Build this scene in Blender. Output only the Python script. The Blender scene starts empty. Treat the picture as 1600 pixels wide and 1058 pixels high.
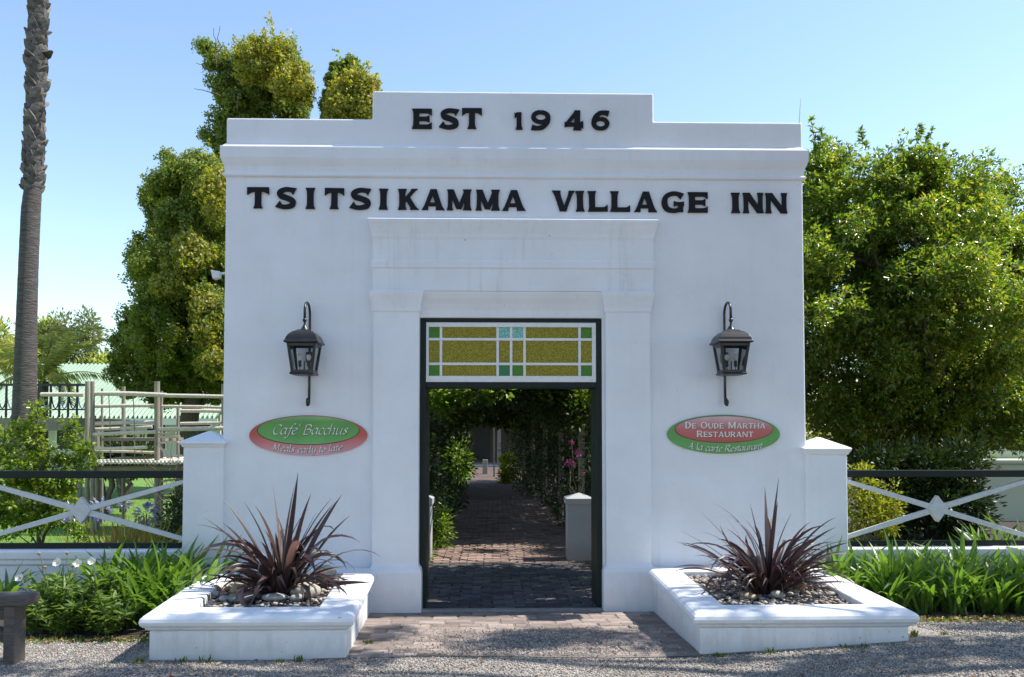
import bpy, bmesh, math, random
import numpy as np
from mathutils import Vector, Matrix, Euler

random.seed(7)
rng = np.random.default_rng(7)
SC = bpy.context.scene
COL = SC.collection
R = math.radians

# ------------------------------------------------------------------ camera
PW, PH, F = 1600.0, 1058.0, 1300.0
CAM = Vector((-0.156, -7.51, 1.60))
YAW, PITCH = R(1.3), R(2.1)
SHIFT = (146.0 - F * math.tan(PITCH)) / PW
cd = bpy.data.cameras.new("camera")
cam = bpy.data.objects.new("camera", cd)
COL.objects.link(cam)
cam.location = CAM
cam.rotation_euler = (R(90) + PITCH, 0, -YAW)
cd.sensor_width = 36.0
cd.lens = 36.0 * F / PW
cd.shift_y = SHIFT
cd.clip_end = 2000
SC.camera = cam
CR = Euler((R(90) + PITCH, 0, -YAW)).to_matrix()


def P(px, py, Y):
    """world point on the plane y = Y that the photo shows at (px, py)"""
    d = CR @ Vector(((px - PW / 2) / F, (PH / 2 - py) / F + SHIFT * PW / F, -1.0))
    t = (Y - CAM.y) / d.y
    return CAM + d * t


def PX(px, py, Y):
    return P(px, py, Y).x


def PZ(px, py, Y):
    return P(px, py, Y).z


# ------------------------------------------------------------------ sky, sun, exposure
SUN = Vector((0.70, 0.075, 1.0)).normalized()
world = bpy.data.worlds.new("World")
SC.world = world
world.use_nodes = True
wn = world.node_tree
bg = wn.nodes["Background"]
sky = wn.nodes.new("ShaderNodeTexSky")
sky.sky_type = 'NISHITA'
sky.sun_disc = False
sky.sun_elevation = math.asin(SUN.z)
sky.sun_rotation = math.atan2(SUN.x, SUN.y)
sky.air_density = 1.1
sky.dust_density = 0.2
sky.ozone_density = 1.0
wn.links.new(sky.outputs[0], bg.inputs[0])
bg.inputs[1].default_value = 0.15
sd = bpy.data.lights.new("sun", 'SUN')
sd.energy = 4.3
sd.angle = R(0.53)
sd.color = (1.0, 0.95, 0.87)
sun = bpy.data.objects.new("sun", sd)
COL.objects.link(sun)
sun.location = SUN * 40
sun.rotation_euler = SUN.to_track_quat('Z', 'Y').to_euler()
SC.view_settings.view_transform = 'Standard'
SC.view_settings.look = 'None'
SC.view_settings.gamma = 1.0
SC.view_settings.exposure = 0.8
SC.view_settings.use_curve_mapping = False
SC.render.engine = 'CYCLES'
SC.cycles.max_bounces = 8

# ------------------------------------------------------------------ helpers
ROOTLOC = {}


def thing(name, label, cat, loc, group=None):
    o = bpy.data.objects.new(name, None)
    COL.objects.link(o)
    o.empty_display_size = 0.2
    o.location = loc
    o["label"] = label
    o["category"] = cat
    if group:
        o["group"] = group
    ROOTLOC[o.name] = Vector(loc)
    return o


def tag(o, label, cat, group=None):
    o["label"] = label
    o["category"] = cat
    if group:
        o["group"] = group
    return o


def link(name, me, mat=None, parent=None, kind=None, label=None):
    """one mesh object whose mesh is in world coordinates, under parent"""
    o = bpy.data.objects.new(name, me)
    COL.objects.link(o)
    if mat is not None and len(me.materials) == 0:
        me.materials.append(mat)
    if parent is not None:
        o.parent = parent
        if parent.name in ROOTLOC:
            o.matrix_parent_inverse = Matrix.Translation(-ROOTLOC[parent.name])
    if kind:
        o["kind"] = kind
    if label:
        o["label"] = label
    return o


def np_mesh(name, V, Fc, smooth=False):
    """fast mesh from an (n,3) array and an (m,k) face array"""
    me = bpy.data.meshes.new(name)
    V = np.asarray(V, np.float32)
    Fc = np.asarray(Fc, np.int32)
    k = Fc.shape[1]
    me.vertices.add(len(V))
    me.vertices.foreach_set("co", V.ravel())
    me.loops.add(Fc.size)
    me.loops.foreach_set("vertex_index", Fc.ravel())
    me.polygons.add(len(Fc))
    me.polygons.foreach_set("loop_start", np.arange(0, Fc.size, k, dtype=np.int32))
    me.polygons.foreach_set("loop_total", np.full(len(Fc), k, np.int32))
    if smooth:
        me.polygons.foreach_set("use_smooth", np.ones(len(Fc), bool))
    me.update(calc_edges=True)
    return me


def py_mesh(name, verts, faces, smooth=False):
    me = bpy.data.meshes.new(name)
    me.from_pydata([tuple(v) for v in verts], [], faces)
    if smooth:
        for p in me.polygons:
            p.use_smooth = True
    me.update()
    return me


class MB:
    """collects shapes into one mesh"""

    def __init__(self):
        self.v, self.f = [], []

    def add(self, v, f):
        n = len(self.v)
        self.v += [tuple(a) for a in v]
        self.f += [tuple(i + n for i in a) for a in f]

    def box(self, x0, x1, y0, y1, z0, z1):
        self.add([(x0, y0, z0), (x1, y0, z0), (x1, y1, z0), (x0, y1, z0), (x0, y0, z1), (x1, y0, z1), (x1, y1, z1), (x0, y1, z1)],
                 [(0, 3, 2, 1), (4, 5, 6, 7), (0, 1, 5, 4), (1, 2, 6, 5), (2, 3, 7, 6), (3, 0, 4, 7)])

    def loft(self, rings, close=True):
        """rings: lists of points with equal count; caps both ends"""
        n = len(rings[0])
        v = [p for r in rings for p in r]
        f = []
        for k in range(len(rings) - 1):
            for i in range(n):
                j = (i + 1) % n
                f.append((k * n + i, k * n + j, (k + 1) * n + j, (k + 1) * n + i))
        if close:
            f.append(tuple(range(n - 1, -1, -1)))
            f.append(tuple((len(rings) - 1) * n + i for i in range(n)))
        self.add(v, f)

    def rects(self, levels):
        """levels: (z, x0, x1, y0, y1) lofted bottom to top"""
        self.loft([[(x0, y0, z), (x1, y0, z), (x1, y1, z), (x0, y1, z)] for z, x0, x1, y0, y1 in levels])

    def tube(self, pts, rad, n=8):
        pts = [Vector(p) for p in pts]
        if not isinstance(rad, (list, tuple)):
            rad = [rad] * len(pts)
        rings = []
        ref = Vector((0.13, 0.31, 0.94))
        for i, p in enumerate(pts):
            d = (pts[min(i + 1, len(pts) - 1)] - pts[max(i - 1, 0)]).normalized()
            if abs(d.dot(ref)) > .95:
                ref = Vector((1, .1, 0))
            a = d.cross(ref).normalized()
            b = d.cross(a).normalized()
            ref = -b if False else ref
            rings.append([p + (a * math.cos(2 * math.pi * k / n) + b * math.sin(2 * math.pi * k / n)) * rad[i] for k in range(n)])
        self.loft(rings)

    def lathe(self, cx, cy, prof, n=16):
        self.loft([[(cx + r * math.cos(2 * math.pi * k / n), cy + r * math.sin(2 * math.pi * k / n), z) for k in range(n)] for r, z in prof])

    def prism(self, poly, y0, y1):
        """closed polygon of (x, z), extruded from y0 (front) to y1"""
        n = len(poly)
        v = [(x, y0, z) for x, z in poly] + [(x, y1, z) for x, z in poly]
        f = [tuple(range(n)), tuple(range(2 * n - 1, n - 1, -1))]
        for i in range(n):
            j = (i + 1) % n
            f.append((i, i + n, j + n, j))
        self.add(v, f)

    def build(self, name, mat, parent=None, bevel=0, seg=2, smooth=False, kind=None, label=None):
        me = py_mesh(name, self.v, self.f, smooth)
        bm = bmesh.new()
        bm.from_mesh(me)
        bmesh.ops.recalc_face_normals(bm, faces=bm.faces)
        bm.to_mesh(me)
        bm.free()
        o = link(name, me, mat, parent, kind, label)
        if bevel:
            m = o.modifiers.new("edge", 'BEVEL')
            m.width = bevel
            m.segments = seg
            m.limit_method = 'ANGLE'
            m.angle_limit = R(35)
            m.harden_normals = False
        return o


# ------------------------------------------------------------------ materials
def new_mat(name):
    m = bpy.data.materials.new(name)
    m.use_nodes = True
    nt = m.node_tree
    return m, nt, nt.nodes["Principled BSDF"]


def nd(nt, t, **kw):
    n = nt.nodes.new(t)
    for k, v in kw.items():
        setattr(n, k, v)
    return n


def noise(nt, vec, scale, detail=4, rough=.55):
    n = nd(nt, "ShaderNodeTexNoise")
    n.inputs["Scale"].default_value = scale
    n.inputs["Detail"].default_value = detail
    n.inputs["Roughness"].default_value = rough
    if vec is not None:
        nt.links.new(vec, n.inputs["Vector"])
    return n


def ramp(nt, fac, stops):
    r = nd(nt, "ShaderNodeValToRGB")
    e = r.color_ramp.elements
    while len(e) < len(stops):
        e.new(0.5)
    for el, (p, c) in zip(e, stops):
        el.position = p
        el.color = (*c, 1) if len(c) == 3 else c
    nt.links.new(fac, r.inputs[0])
    return r


def mixc(nt, fac, a, b, mode='MIX'):
    m = nd(nt, "ShaderNodeMix", data_type='RGBA', blend_type=mode)
    for sock, v in ((m.inputs[0], fac), (m.inputs[6], a), (m.inputs[7], b)):
        if hasattr(v, "is_linked"):
            nt.links.new(v, sock)
        elif isinstance(v, (int, float)):
            sock.default_value = v
        else:
            sock.default_value = (*v, 1)
    return m.outputs[2]


def mapped(nt, scale, src="Position"):
    if src == "Position":
        g = nd(nt, "ShaderNodeNewGeometry").outputs["Position"]
    else:
        g = nd(nt, "ShaderNodeTexCoord").outputs[src]
    mp = nd(nt, "ShaderNodeMapping")
    mp.inputs["Scale"].default_value = scale
    nt.links.new(g, mp.inputs[0])
    return mp.outputs[0]


def bump(nt, bsdf, h, strength, dist=.01, prev=None):
    b = nd(nt, "ShaderNodeBump")
    b.inputs["Strength"].default_value = strength
    b.inputs["Distance"].default_value = dist
    nt.links.new(h, b.inputs["Height"])
    if prev is not None:
        nt.links.new(prev, b.inputs["Normal"])
    nt.links.new(b.outputs[0], bsdf.inputs["Normal"])
    return b.outputs[0]


def simple(name, c1, c2=None, rough=.6, scale=6, vec=(1, 1, 1), bstr=0, bscale=60, bdist=.004, metal=0, spec=.5, src="Position", island=0.0, objrand=0.0):
    m, nt, b = new_mat(name)
    v = mapped(nt, vec, src)
    n = noise(nt, v, scale, 6)
    c2 = c2 or tuple(x * .75 for x in c1)
    col = ramp(nt, n.outputs[0], [(.3, c1), (.7, c2)]).outputs[0]
    if objrand or island:
        if objrand:
            rnd = nd(nt, "ShaderNodeObjectInfo").outputs["Random"]
        else:
            rnd = nd(nt, "ShaderNodeNewGeometry").outputs["Random Per Island"]
        k = objrand or island
        rr = ramp(nt, rnd, [(0, (1 - k,) * 3), (1, (1 + k,) * 3)])
        col = mixc(nt, 1.0, col, rr.outputs[0], 'MULTIPLY')
    nt.links.new(col, b.inputs["Base Color"])
    b.inputs["Roughness"].default_value = rough
    b.inputs["Metallic"].default_value = metal
    b.inputs["Specular IOR Level"].default_value = spec
    if bstr:
        bump(nt, b, noise(nt, v, bscale, 5).outputs[0], bstr, bdist)
    return m


def plaster(name, tint=(.80, .812, .85), dirt=.5, splash=0., cracks=.5):
    """lime-washed masonry: trowelled relief, rain streaks, specks, hairline cracks, mud splashed up from the ground"""
    m, nt, b = new_mat(name)
    v1 = mapped(nt, (1, 1, 1))
    vs = mapped(nt, (17, 17, .9))
    streak = ramp(nt, noise(nt, vs, 1.0, 5, .65).outputs[0], [(.50, (0, 0, 0)), (.70, (1, 1, 1))]).outputs[0]
    where = ramp(nt, noise(nt, v1, 1.3, 3).outputs[0], [(.40, (0, 0, 0)), (.66, (1, 1, 1))]).outputs[0]
    fac = mixc(nt, 1.0, streak, where, 'MULTIPLY')
    fac = mixc(nt, 1.0, fac, (dirt * .5,) * 3, 'MULTIPLY')
    col = mixc(nt, fac, tint, (.50, .46, .41))
    patch = ramp(nt, noise(nt, v1, 1.6, 7, .62).outputs[0], [(.33, (.90, .90, .90)), (.66, (1, 1, 1))]).outputs[0]
    col = mixc(nt, 1.0, col, patch, 'MULTIPLY')
    speck = ramp(nt, noise(nt, v1, 26, 2, .5).outputs[0], [(.72, (0, 0, 0)), (.76, (1, 1, 1))]).outputs[0]
    sp2 = mixc(nt, 1.0, speck, (min(1, dirt * .8),) * 3, 'MULTIPLY')
    col = mixc(nt, sp2, col, (.30, .26, .22))
    vo = nd(nt, "ShaderNodeTexVoronoi", feature='DISTANCE_TO_EDGE')
    vo.inputs["Scale"].default_value = 1.1
    wv = nd(nt, "ShaderNodeMix", data_type='VECTOR')
    wv.inputs[0].default_value = .16
    nt.links.new(v1, wv.inputs[4])
    nt.links.new(noise(nt, v1, 5, 5, .6).outputs["Color"], wv.inputs[5])
    nt.links.new(wv.outputs[1], vo.inputs["Vector"])
    ck = ramp(nt, vo.outputs["Distance"], [(.0, (1, 1, 1)), (.005, (0, 0, 0))]).outputs[0]
    gate_ = ramp(nt, noise(nt, v1, .9, 2).outputs[0], [(.52, (0, 0, 0)), (.6, (1, 1, 1))]).outputs[0]
    ck = mixc(nt, 1.0, mixc(nt, 1.0, ck, gate_, 'MULTIPLY'), (cracks * .55,) * 3, 'MULTIPLY')
    col = mixc(nt, ck, col, (.36, .33, .30))
    if splash:
        sp = nd(nt, "ShaderNodeSeparateXYZ")
        nt.links.new(nd(nt, "ShaderNodeNewGeometry").outputs["Position"], sp.inputs[0])
        ad = nd(nt, "ShaderNodeMath", operation='MULTIPLY_ADD')
        nt.links.new(noise(nt, mapped(nt, (9, 9, 3)), 1.5, 6, .7).outputs[0], ad.inputs[0])
        ad.inputs[1].default_value = -.30
        nt.links.new(sp.outputs["Z"], ad.inputs[2])
        mk = ramp(nt, ad.outputs[0], [(.0, (splash,) * 3), (.10, (0, 0, 0))]).outputs[0]
        col = mixc(nt, mk, col, (.30, .27, .235))
    nt.links.new(col, b.inputs["Base Color"])
    b.inputs["Roughness"].default_value = .62
    b.inputs["Specular IOR Level"].default_value = .3
    n1 = bump(nt, b, noise(nt, v1, 5, 5, .55).outputs[0], .30, .025)
    n2 = bump(nt, b, ck, .3, -.004, n1)
    bump(nt, b, noise(nt, v1, 120, 3).outputs[0], .25, .002, n2)
    return m


def leaf_mat(name, cols, rough=.4, trans=.35, spec=.5, tcol=None):
    """foliage: each leaf its own shade out of cols, light shining through"""
    m, nt, b = new_mat(name)
    out = nt.nodes["Material Output"]
    rnd = nd(nt, "ShaderNodeNewGeometry").outputs["Random Per Island"]
    st = [(i / max(1, len(cols) - 1), c) for i, c in enumerate(cols)]
    col = ramp(nt, rnd, st).outputs[0]
    v = mapped(nt, (1, 1, 1))
    big = ramp(nt, noise(nt, v, .9, 3).outputs[0], [(.35, (.75, .8, .7)), (.65, (1.2, 1.15, 1.1))]).outputs[0]
    col = mixc(nt, 1.0, col, big, 'MULTIPLY')
    nt.links.new(col, b.inputs["Base Color"])
    b.inputs["Roughness"].default_value = rough
    b.inputs["Specular IOR Level"].default_value = spec
    tr = nd(nt, "ShaderNodeBsdfTranslucent")
    if tcol:
        nt.links.new(mixc(nt, 1.0, col, tcol, 'MULTIPLY'), tr.inputs[0])
    else:
        nt.links.new(mixc(nt, 1.0, col, (2.3, 2.25, 1.0), 'MULTIPLY'), tr.inputs[0])
    mx = nd(nt, "ShaderNodeMixShader")
    mx.inputs[0].default_value = trans
    nt.links.new(b.outputs[0], mx.inputs[1])
    nt.links.new(tr.outputs[0], mx.inputs[2])
    nt.links.new(mx.outputs[0], out.inputs[0])
    return m


M_WHITE = plaster("white_plaster", dirt=.28, splash=.14, cracks=.15)
M_LINTEL = plaster("white_plaster_streaked", dirt=.85, cracks=.2)
M_WHITE2 = plaster("white_plaster_planter", dirt=.8, splash=.26, cracks=.3)
M_POSTSHADE = plaster("shade_greyed_post_plaster", tint=(.42, .43, .45), dirt=1.0, splash=.5)  # white posts: their shade is put into the grey tint, beside dirt and splash
M_BLACK = simple("black_letter_paint", (.012, .013, .015), (.016, .016, .018), rough=.6, spec=.15)
M_GREENPAINT = simple("dark_green_paint", (.007, .014, .013), (.010, .018, .016), rough=.5, bstr=.05, spec=.25)
M_FENCEWHITE = simple("grey_white_paint", (.62, .63, .64), (.52, .53, .54), rough=.5, scale=20, bstr=.08)
M_SASH = simple("sash_paint", (.76, .76, .76), (.68, .68, .67), rough=.5, scale=30)
M_LAMP = simple("lamp_black_metal", (.010, .010, .011), (.022, .021, .021), rough=.36, metal=0, spec=.5, scale=14, bstr=.06, bscale=90)
M_BRASS = simple("lamp_socket", (.05, .045, .04), rough=.5)
M_WOODGREY = simple("weathered_bench_wood", (.055, .048, .046), (.12, .105, .095), rough=.8, scale=4, vec=(3, 24, 24), bstr=.5, bscale=9, bdist=.004)
M_POLE = simple("treated_pole_wood", (.66, .60, .48), (.46, .41, .32), rough=.75, scale=5, vec=(6, 6, 6), bstr=.3, bscale=30)
M_POST = simple("old_pole_wood", (.32, .28, .22), (.19, .165, .13), rough=.8, scale=6, vec=(9, 9, 1), bstr=.4, bscale=30)
M_SOIL = simple("soil", (.035, .026, .02), (.075, .058, .045), rough=.95, scale=9, bstr=.9, bscale=60, bdist=.02)
M_TRUNK = simple("bark", (.075, .06, .048), (.14, .12, .10), rough=.9, scale=5, vec=(6, 6, 1.5), bstr=.6, bscale=12, bdist=.02)
M_IRON = simple("railing_iron", (.02, .022, .024), (.03, .03, .03), rough=.5)
M_ROOF = simple("green_roof_sheet", (.25, .36, .25), (.31, .42, .30), rough=.5, scale=1.2)
M_CREAMWALL = simple("pale_green_wall", (.50, .55, .42), (.45, .50, .38), rough=.8, scale=1.5)
M_HOUSE = simple("house_wall", (.10, .07, .055), (.075, .055, .045), rough=.85, scale=2)
M_DARKDOOR = simple("dark_door", (.012, .010, .012), (.02, .016, .018), rough=.5)


def glass_mat(name, c1, c2, scale, trans=.5):
    m, nt, b = new_mat(name)
    out = nt.nodes["Material Output"]
    v = mapped(nt, (1, 1, 1))
    vo = nd(nt, "ShaderNodeTexVoronoi")
    vo.inputs["Scale"].default_value = scale
    nt.links.new(v, vo.inputs["Vector"])
    col = ramp(nt, vo.outputs["Distance"], [(.08, c2), (.55, c1)]).outputs[0]
    nt.links.new(col, b.inputs["Base Color"])
    b.inputs["Roughness"].default_value = .3
    b.inputs["Specular IOR Level"].default_value = .3
    bump(nt, b, vo.outputs["Distance"], .5, .004)
    tr = nd(nt, "ShaderNodeBsdfTranslucent")
    nt.links.new(col, tr.inputs[0])
    mx = nd(nt, "ShaderNodeMixShader")
    mx.inputs[0].default_value = trans
    nt.links.new(b.outputs[0], mx.inputs[1])
    nt.links.new(tr.outputs[0], mx.inputs[2])
    nt.links.new(mx.outputs[0], out.inputs[0])
    return m


G_AMBER = glass_mat("amber_glass", (.32, .27, .02), (.72, .62, .12), 95, .35)
G_GREEN = glass_mat("green_glass", (.14, .38, .06), (.24, .52, .13), 120)
G_TEAL = glass_mat("teal_green_glass", (.10, .36, .15), (.16, .5, .26), 90)
G_AQUA = glass_mat("aqua_glass", (.25, .66, .58), (.75, .95, .9), 60, .4)

m, nt, b = new_mat("lamp_glass")
M_GLASS = m
out = nt.nodes["Material Output"]
gl = nd(nt, "ShaderNodeBsdfGlossy")
gl.inputs["Roughness"].default_value = .03
tp = nd(nt, "ShaderNodeBsdfTransparent")
tp.inputs[0].default_value = (.86, .88, .88, 1)
fr = nd(nt, "ShaderNodeFresnel")
fr.inputs[0].default_value = 1.6
mx = nd(nt, "ShaderNodeMixShader")
nt.links.new(fr.outputs[0], mx.inputs[0])
nt.links.new(tp.outputs[0], mx.inputs[1])
nt.links.new(gl.outputs[0], mx.inputs[2])
nt.links.new(mx.outputs[0], out.inputs[0])
M_BULB = simple("bulb_frosted_glass", (.75, .75, .72), (.7, .7, .68), rough=.2)

# ------------------------------------------------------------------ ground
YF = -1.9                                   # front of the planters


def sstep(a, b, x):
    t = min(1, max(0, (x - a) / (b - a)))
    return t * t * (3 - 2 * t)


def gz(x, y):
    """height of the ground: level at the gate, rising a little to the drive"""
    t = min(1.0, max(0.0, -y / 1.9))
    rise = .10 + .115 * sstep(1.0, 3.1, x) - .012 * sstep(-1, -3, x)
    return t * rise + (.008 * math.sin(x * 3.1 + y * 1.7) + .006 * math.sin(x * 1.3 - y * 4.3)) * min(1, max(0, (-y - 1.2) / .8))


def gravel_mat():
    m, nt, b = new_mat("gravel")
    v = mapped(nt, (1, 1, 1))
    vo = nd(nt, "ShaderNodeTexVoronoi")
    vo.inputs["Scale"].default_value = 105
    nt.links.new(v, vo.inputs["Vector"])
    hs = nd(nt, "ShaderNodeSeparateColor")
    nt.links.new(vo.outputs["Color"], hs.inputs[0])
    col = ramp(nt, hs.outputs[0], [(0, (.15, .13, .115)), (.4, (.31, .28, .25)), (.75, (.42, .385, .345)), (1, (.56, .525, .48))]).outputs[0]
    big = ramp(nt, noise(nt, v, 1.7, 5, .6).outputs[0], [(.35, (.72, .70, .68)), (.65, (1.05, 1.04, 1.03))]).outputs[0]
    col = mixc(nt, 1.0, col, big, 'MULTIPLY')
    nt.links.new(col, b.inputs["Base Color"])
    b.inputs["Roughness"].default_value = .95
    b.inputs["Specular IOR Level"].default_value = .15
    n1 = bump(nt, b, vo.outputs["Distance"], .9, .012)
    bump(nt, b, noise(nt, v, 14, 4).outputs[0], .5, .03, n1)
    return m


M_GRAVEL = gravel_mat()


def axis(lo, hi, step, far):
    a = list(np.arange(lo, hi + 1e-6, step))
    s, x = step, hi
    while x < far:
        s *= 1.5
        x += s
        a.append(x)
    s, x = step, lo
    while x > -far:
        s *= 1.5
        x -= s
        a.insert(0, x)
    return a


def grid_mesh(name, xs, ys, zf, off=0):
    V = [(x, y, zf(x, y) + off) for y in ys for x in xs]
    nx = len(xs)
    Fc = [(j * nx + i, j * nx + i + 1, (j + 1) * nx + i + 1, (j + 1) * nx + i) for j in range(len(ys) - 1) for i in range(nx - 1)]
    return np_mesh(name, V, Fc, True)


ground = link("ground", grid_mesh("ground", axis(-5, 5, .12, 700), axis(-4, .4, .1, 700), gz), M_GRAVEL, kind="structure")

M_LAWN = simple("lawn", (.12, .24, .03), (.17, .30, .045), rough=.9, scale=3, bstr=.9, bscale=90, bdist=.03)
lawn = link("lawn", grid_mesh("lawn", list(np.linspace(-30, -1.0, 12)), list(np.linspace(.35, 60, 16)), lambda x, y: .03), M_LAWN, kind="structure")
lawn2 = link("lawn", grid_mesh("lawn", list(np.linspace(1.25, 30, 12)), list(np.linspace(.35, 60, 16)), lambda x, y: .03), M_SOIL, kind="structure")
lawn2.name = "garden_soil"

M_PATHBASE = simple("path_joint_sand", (.23, .195, .17), (.15, .125, .11), rough=.95, scale=12, bstr=.4)
link("garden_path", grid_mesh("garden_path", list(np.linspace(-1.0, 1.25, 6)), list(np.linspace(-.02, 40, 30)), lambda x, y: .006), simple("path_earth", (.17, .12, .10), (.10, .075, .065), rough=.95, spec=.05, scale=5, bstr=.4), kind="structure")


def bed_mesh(name, pts_front, y_back, n):
    """soil sheet between a front edge polyline and the wall behind"""
    V, Fc = [], []
    for i, (x, y) in enumerate(pts_front):
        for k in range(n + 1):
            t = k / n
            yy = y + (y_back - y) * t
            V.append((x, yy, gz(x, yy) + .012 + .05 * math.sin(math.pi * min(1, t * 1.2) / 2) + random.uniform(-.008, .008) * (k > 0)))
    for i in range(len(pts_front) - 1):
        for k in range(n):
            a = i * (n + 1) + k
            Fc.append((a, a + n + 1, a + n + 2, a + 1))
    return np_mesh(name, V, Fc, True)


link("flower_bed", bed_mesh("flower_bed", [(-8 + .1 * i, -1.22 + .05 * math.sin(i * .6)) for i in range(58)], .02, 10), M_SOIL, kind="structure")
link("flower_bed", bed_mesh("flower_bed", [(2.62 + .1 * i, -.92 + .05 * math.sin(i * .7)) for i in range(60)], .02, 8), M_SOIL, kind="structure")

M_UNSEENROAD = simple("unseen_dark_road", (.05, .05, .052), (.035, .035, .037), rough=.85, scale=9, bstr=.5, bscale=160, bdist=.006)
link("road", grid_mesh("road", list(np.linspace(-120, 120, 30)), list(np.linspace(-13, -4.6, 10)), gz, .012), M_UNSEENROAD, kind="structure")  # unseen dark road, added to cut light bounced onto the gateway

# ------------------------------------------------------------------ brick apron in front of the gate, and pavers through it
M_BRICK = simple("worn_paving_brick", (.33, .265, .23), (.23, .19, .17), rough=.95, spec=.12, scale=11, bstr=.6, bscale=60, objrand=.28)
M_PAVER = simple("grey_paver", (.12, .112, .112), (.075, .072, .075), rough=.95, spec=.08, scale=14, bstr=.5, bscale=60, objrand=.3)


def brick_mesh(name, l, w, h, mat):
    mb = MB()
    c = .008
    mb.rects([(-.05, -l / 2, l / 2, -w / 2, w / 2), (h - c, -l / 2, l / 2, -w / 2, w / 2), (h, -l / 2 + c, l / 2 - c, -w / 2 + c, w / 2 - c)])
    me = py_mesh(name, mb.v, mb.f)
    me.materials.append(mat)
    return me


BR = [brick_mesh("brick", .214 - .003 * k, .103, .0065 + .003 * k, M_BRICK) for k in range(3)]
apron = link("brick_apron", grid_mesh("brick_apron", list(np.linspace(-1.35, 1.6, 10)), list(np.linspace(-1.93, -.01, 12)), gz, .004), M_PATHBASE, kind="structure")
LE = lambda y: PX(588, 950, 0) + (PX(545, 1000, YF) - PX(588, 950, 0)) * (-y / 1.9)
RE = lambda y: PX(1012, 950, 0) + (PX(1097, 1000, YF) - PX(1012, 950, 0)) * (-y / 1.9)


def place_brick(me, x, y, rz, parent, z=None, name="brick"):
    o = bpy.data.objects.new(name, me)
    COL.objects.link(o)
    z = gz(x, y) if z is None else z
    e = .05
    o.location = (x, y, z + random.uniform(-.004, .004))
    sl = math.atan2(gz(x, y + e) - gz(x, y - e), 2 * e)
    o.rotation_euler = (sl + random.gauss(0, .012), random.gauss(0, .012), rz + random.gauss(0, .012))
    o.parent = parent
    return o


nb = 0
y = YF - .005
while y < -.12:
    row_l = .224
    if y < YF + .05:                     # the front course: headers side on
        x = LE(y) + .11
        while x < RE(y) - .08:
            place_brick(BR[nb % 3], x, y + .05, random.gauss(0, .01), apron)
            x += .222
            nb += 1
        y += .16
        continue
    x = LE(y) + .06 + (.11 if int(y * 50) % 2 else 0)
    while x < RE(y) + .02 - .04:
        if nb < 298:
            place_brick(random.choice(BR), x, y, 0, apron)
            nb += 1
        x += row_l
    y += .11
mb = MB()
for cx, cy in [(-.3, -.05)]:
    mb.box(PX(655, 950, -.02), PX(942, 950, -.02), -.10, -.015, -.05, .028)
sill_o = mb.build("door_sill", simple("sill_concrete", (.30, .28, .26), (.22, .2, .19), rough=.85, scale=10, bstr=.4), apron, bevel=.006)

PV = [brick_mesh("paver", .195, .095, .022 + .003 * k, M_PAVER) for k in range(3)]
path = bpy.data.objects["garden_path"]
cnt = 0
yy = .05
row = 0
far = MB()
while yy < 26:
    x = -.88 + (.1 if row % 2 else 0)
    while x < 1.06:
        # small blocks laid in slightly wavering rows
        wx = x + random.gauss(0, .005)
        wy = yy + .02 * math.sin(x * 5 + row * .4)
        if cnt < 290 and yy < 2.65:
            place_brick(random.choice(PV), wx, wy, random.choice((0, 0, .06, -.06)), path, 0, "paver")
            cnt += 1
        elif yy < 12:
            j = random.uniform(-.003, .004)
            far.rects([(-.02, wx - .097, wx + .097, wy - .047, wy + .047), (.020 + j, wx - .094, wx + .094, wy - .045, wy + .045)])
        x += .205
    yy += .105
    row += 1
M_PAVERFAR = simple("reddish_paver", (.30, .215, .18), (.19, .14, .12), rough=.95, spec=.08, scale=10, bstr=.4, island=.3)  # reddish blocks, lightened: brightness of the sun patch put into their colour
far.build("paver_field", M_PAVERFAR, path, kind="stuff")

# ------------------------------------------------------------------ lettering
def cr_path(pts, n=7):
    """Catmull-Rom through pts"""
    p = [pts[0]] + list(pts) + [pts[-1]]
    o = []
    for i in range(1, len(p) - 2):
        a, b_, c, d = (np.array(q, float) for q in p[i - 1:i + 3])
        for k in range(n):
            t = k / n
            o.append(.5 * ((2 * b_) + (-a + c) * t + (2 * a - 5 * b_ + 4 * c - d) * t * t + (-a + 3 * b_ - 3 * c + d) * t ** 3))
    o.append(np.array(pts[-1], float))
    return o


def stem(y0, y1, x0, x1, t, f0=1., f1=1.):
    s = [(0, .5 + .24 * f0), (.05, .5 + .17 * f0), (.16, .5 + .04 * f0), (.3, .5), (.7, .5), (.84, .5 + .04 * f1), (.95, .5 + .17 * f1), (1, .5 + .24 * f1)]
    L = [(x0 + (x1 - x0) * k - t * h, y0 + (y1 - y0) * k) for k, h in s]
    Rr = [(x0 + (x1 - x0) * k + t * h, y0 + (y1 - y0) * k) for k, h in s]
    return L[::-1] + Rr if False else L + Rr[::-1]


def bar(x0, x1, y, t, f0=0., f1=0., dn=1., up=1.):
    s = [(0, f0), (.1, f0 * .5), (.25, 0), (.75, 0), (.9, f1 * .5), (1, f1)]
    L = [(x0 + (x1 - x0) * k, y - t * (.5 + h * dn)) for k, h in s]
    U = [(x0 + (x1 - x0) * k, y + t * (.5 + h * up)) for k, h in s]
    return L + U[::-1]


def sweep(pts, hw, smooth=True):
    q = cr_path(pts, 6) if smooth else [np.array(a, float) for a in pts]
    n = len(q)
    A, B = [], []
    for i, p in enumerate(q):
        d = q[min(i + 1, n - 1)] - q[max(i - 1, 0)]
        d = d / (np.linalg.norm(d) + 1e-9)
        nrm = np.array((-d[1], d[0]))
        h = np.interp(i / (n - 1), np.linspace(0, 1, len(hw)), hw)
        A.append(tuple(p + nrm * h))
        B.append(tuple(p - nrm * h))
    return A + B[::-1]


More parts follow.
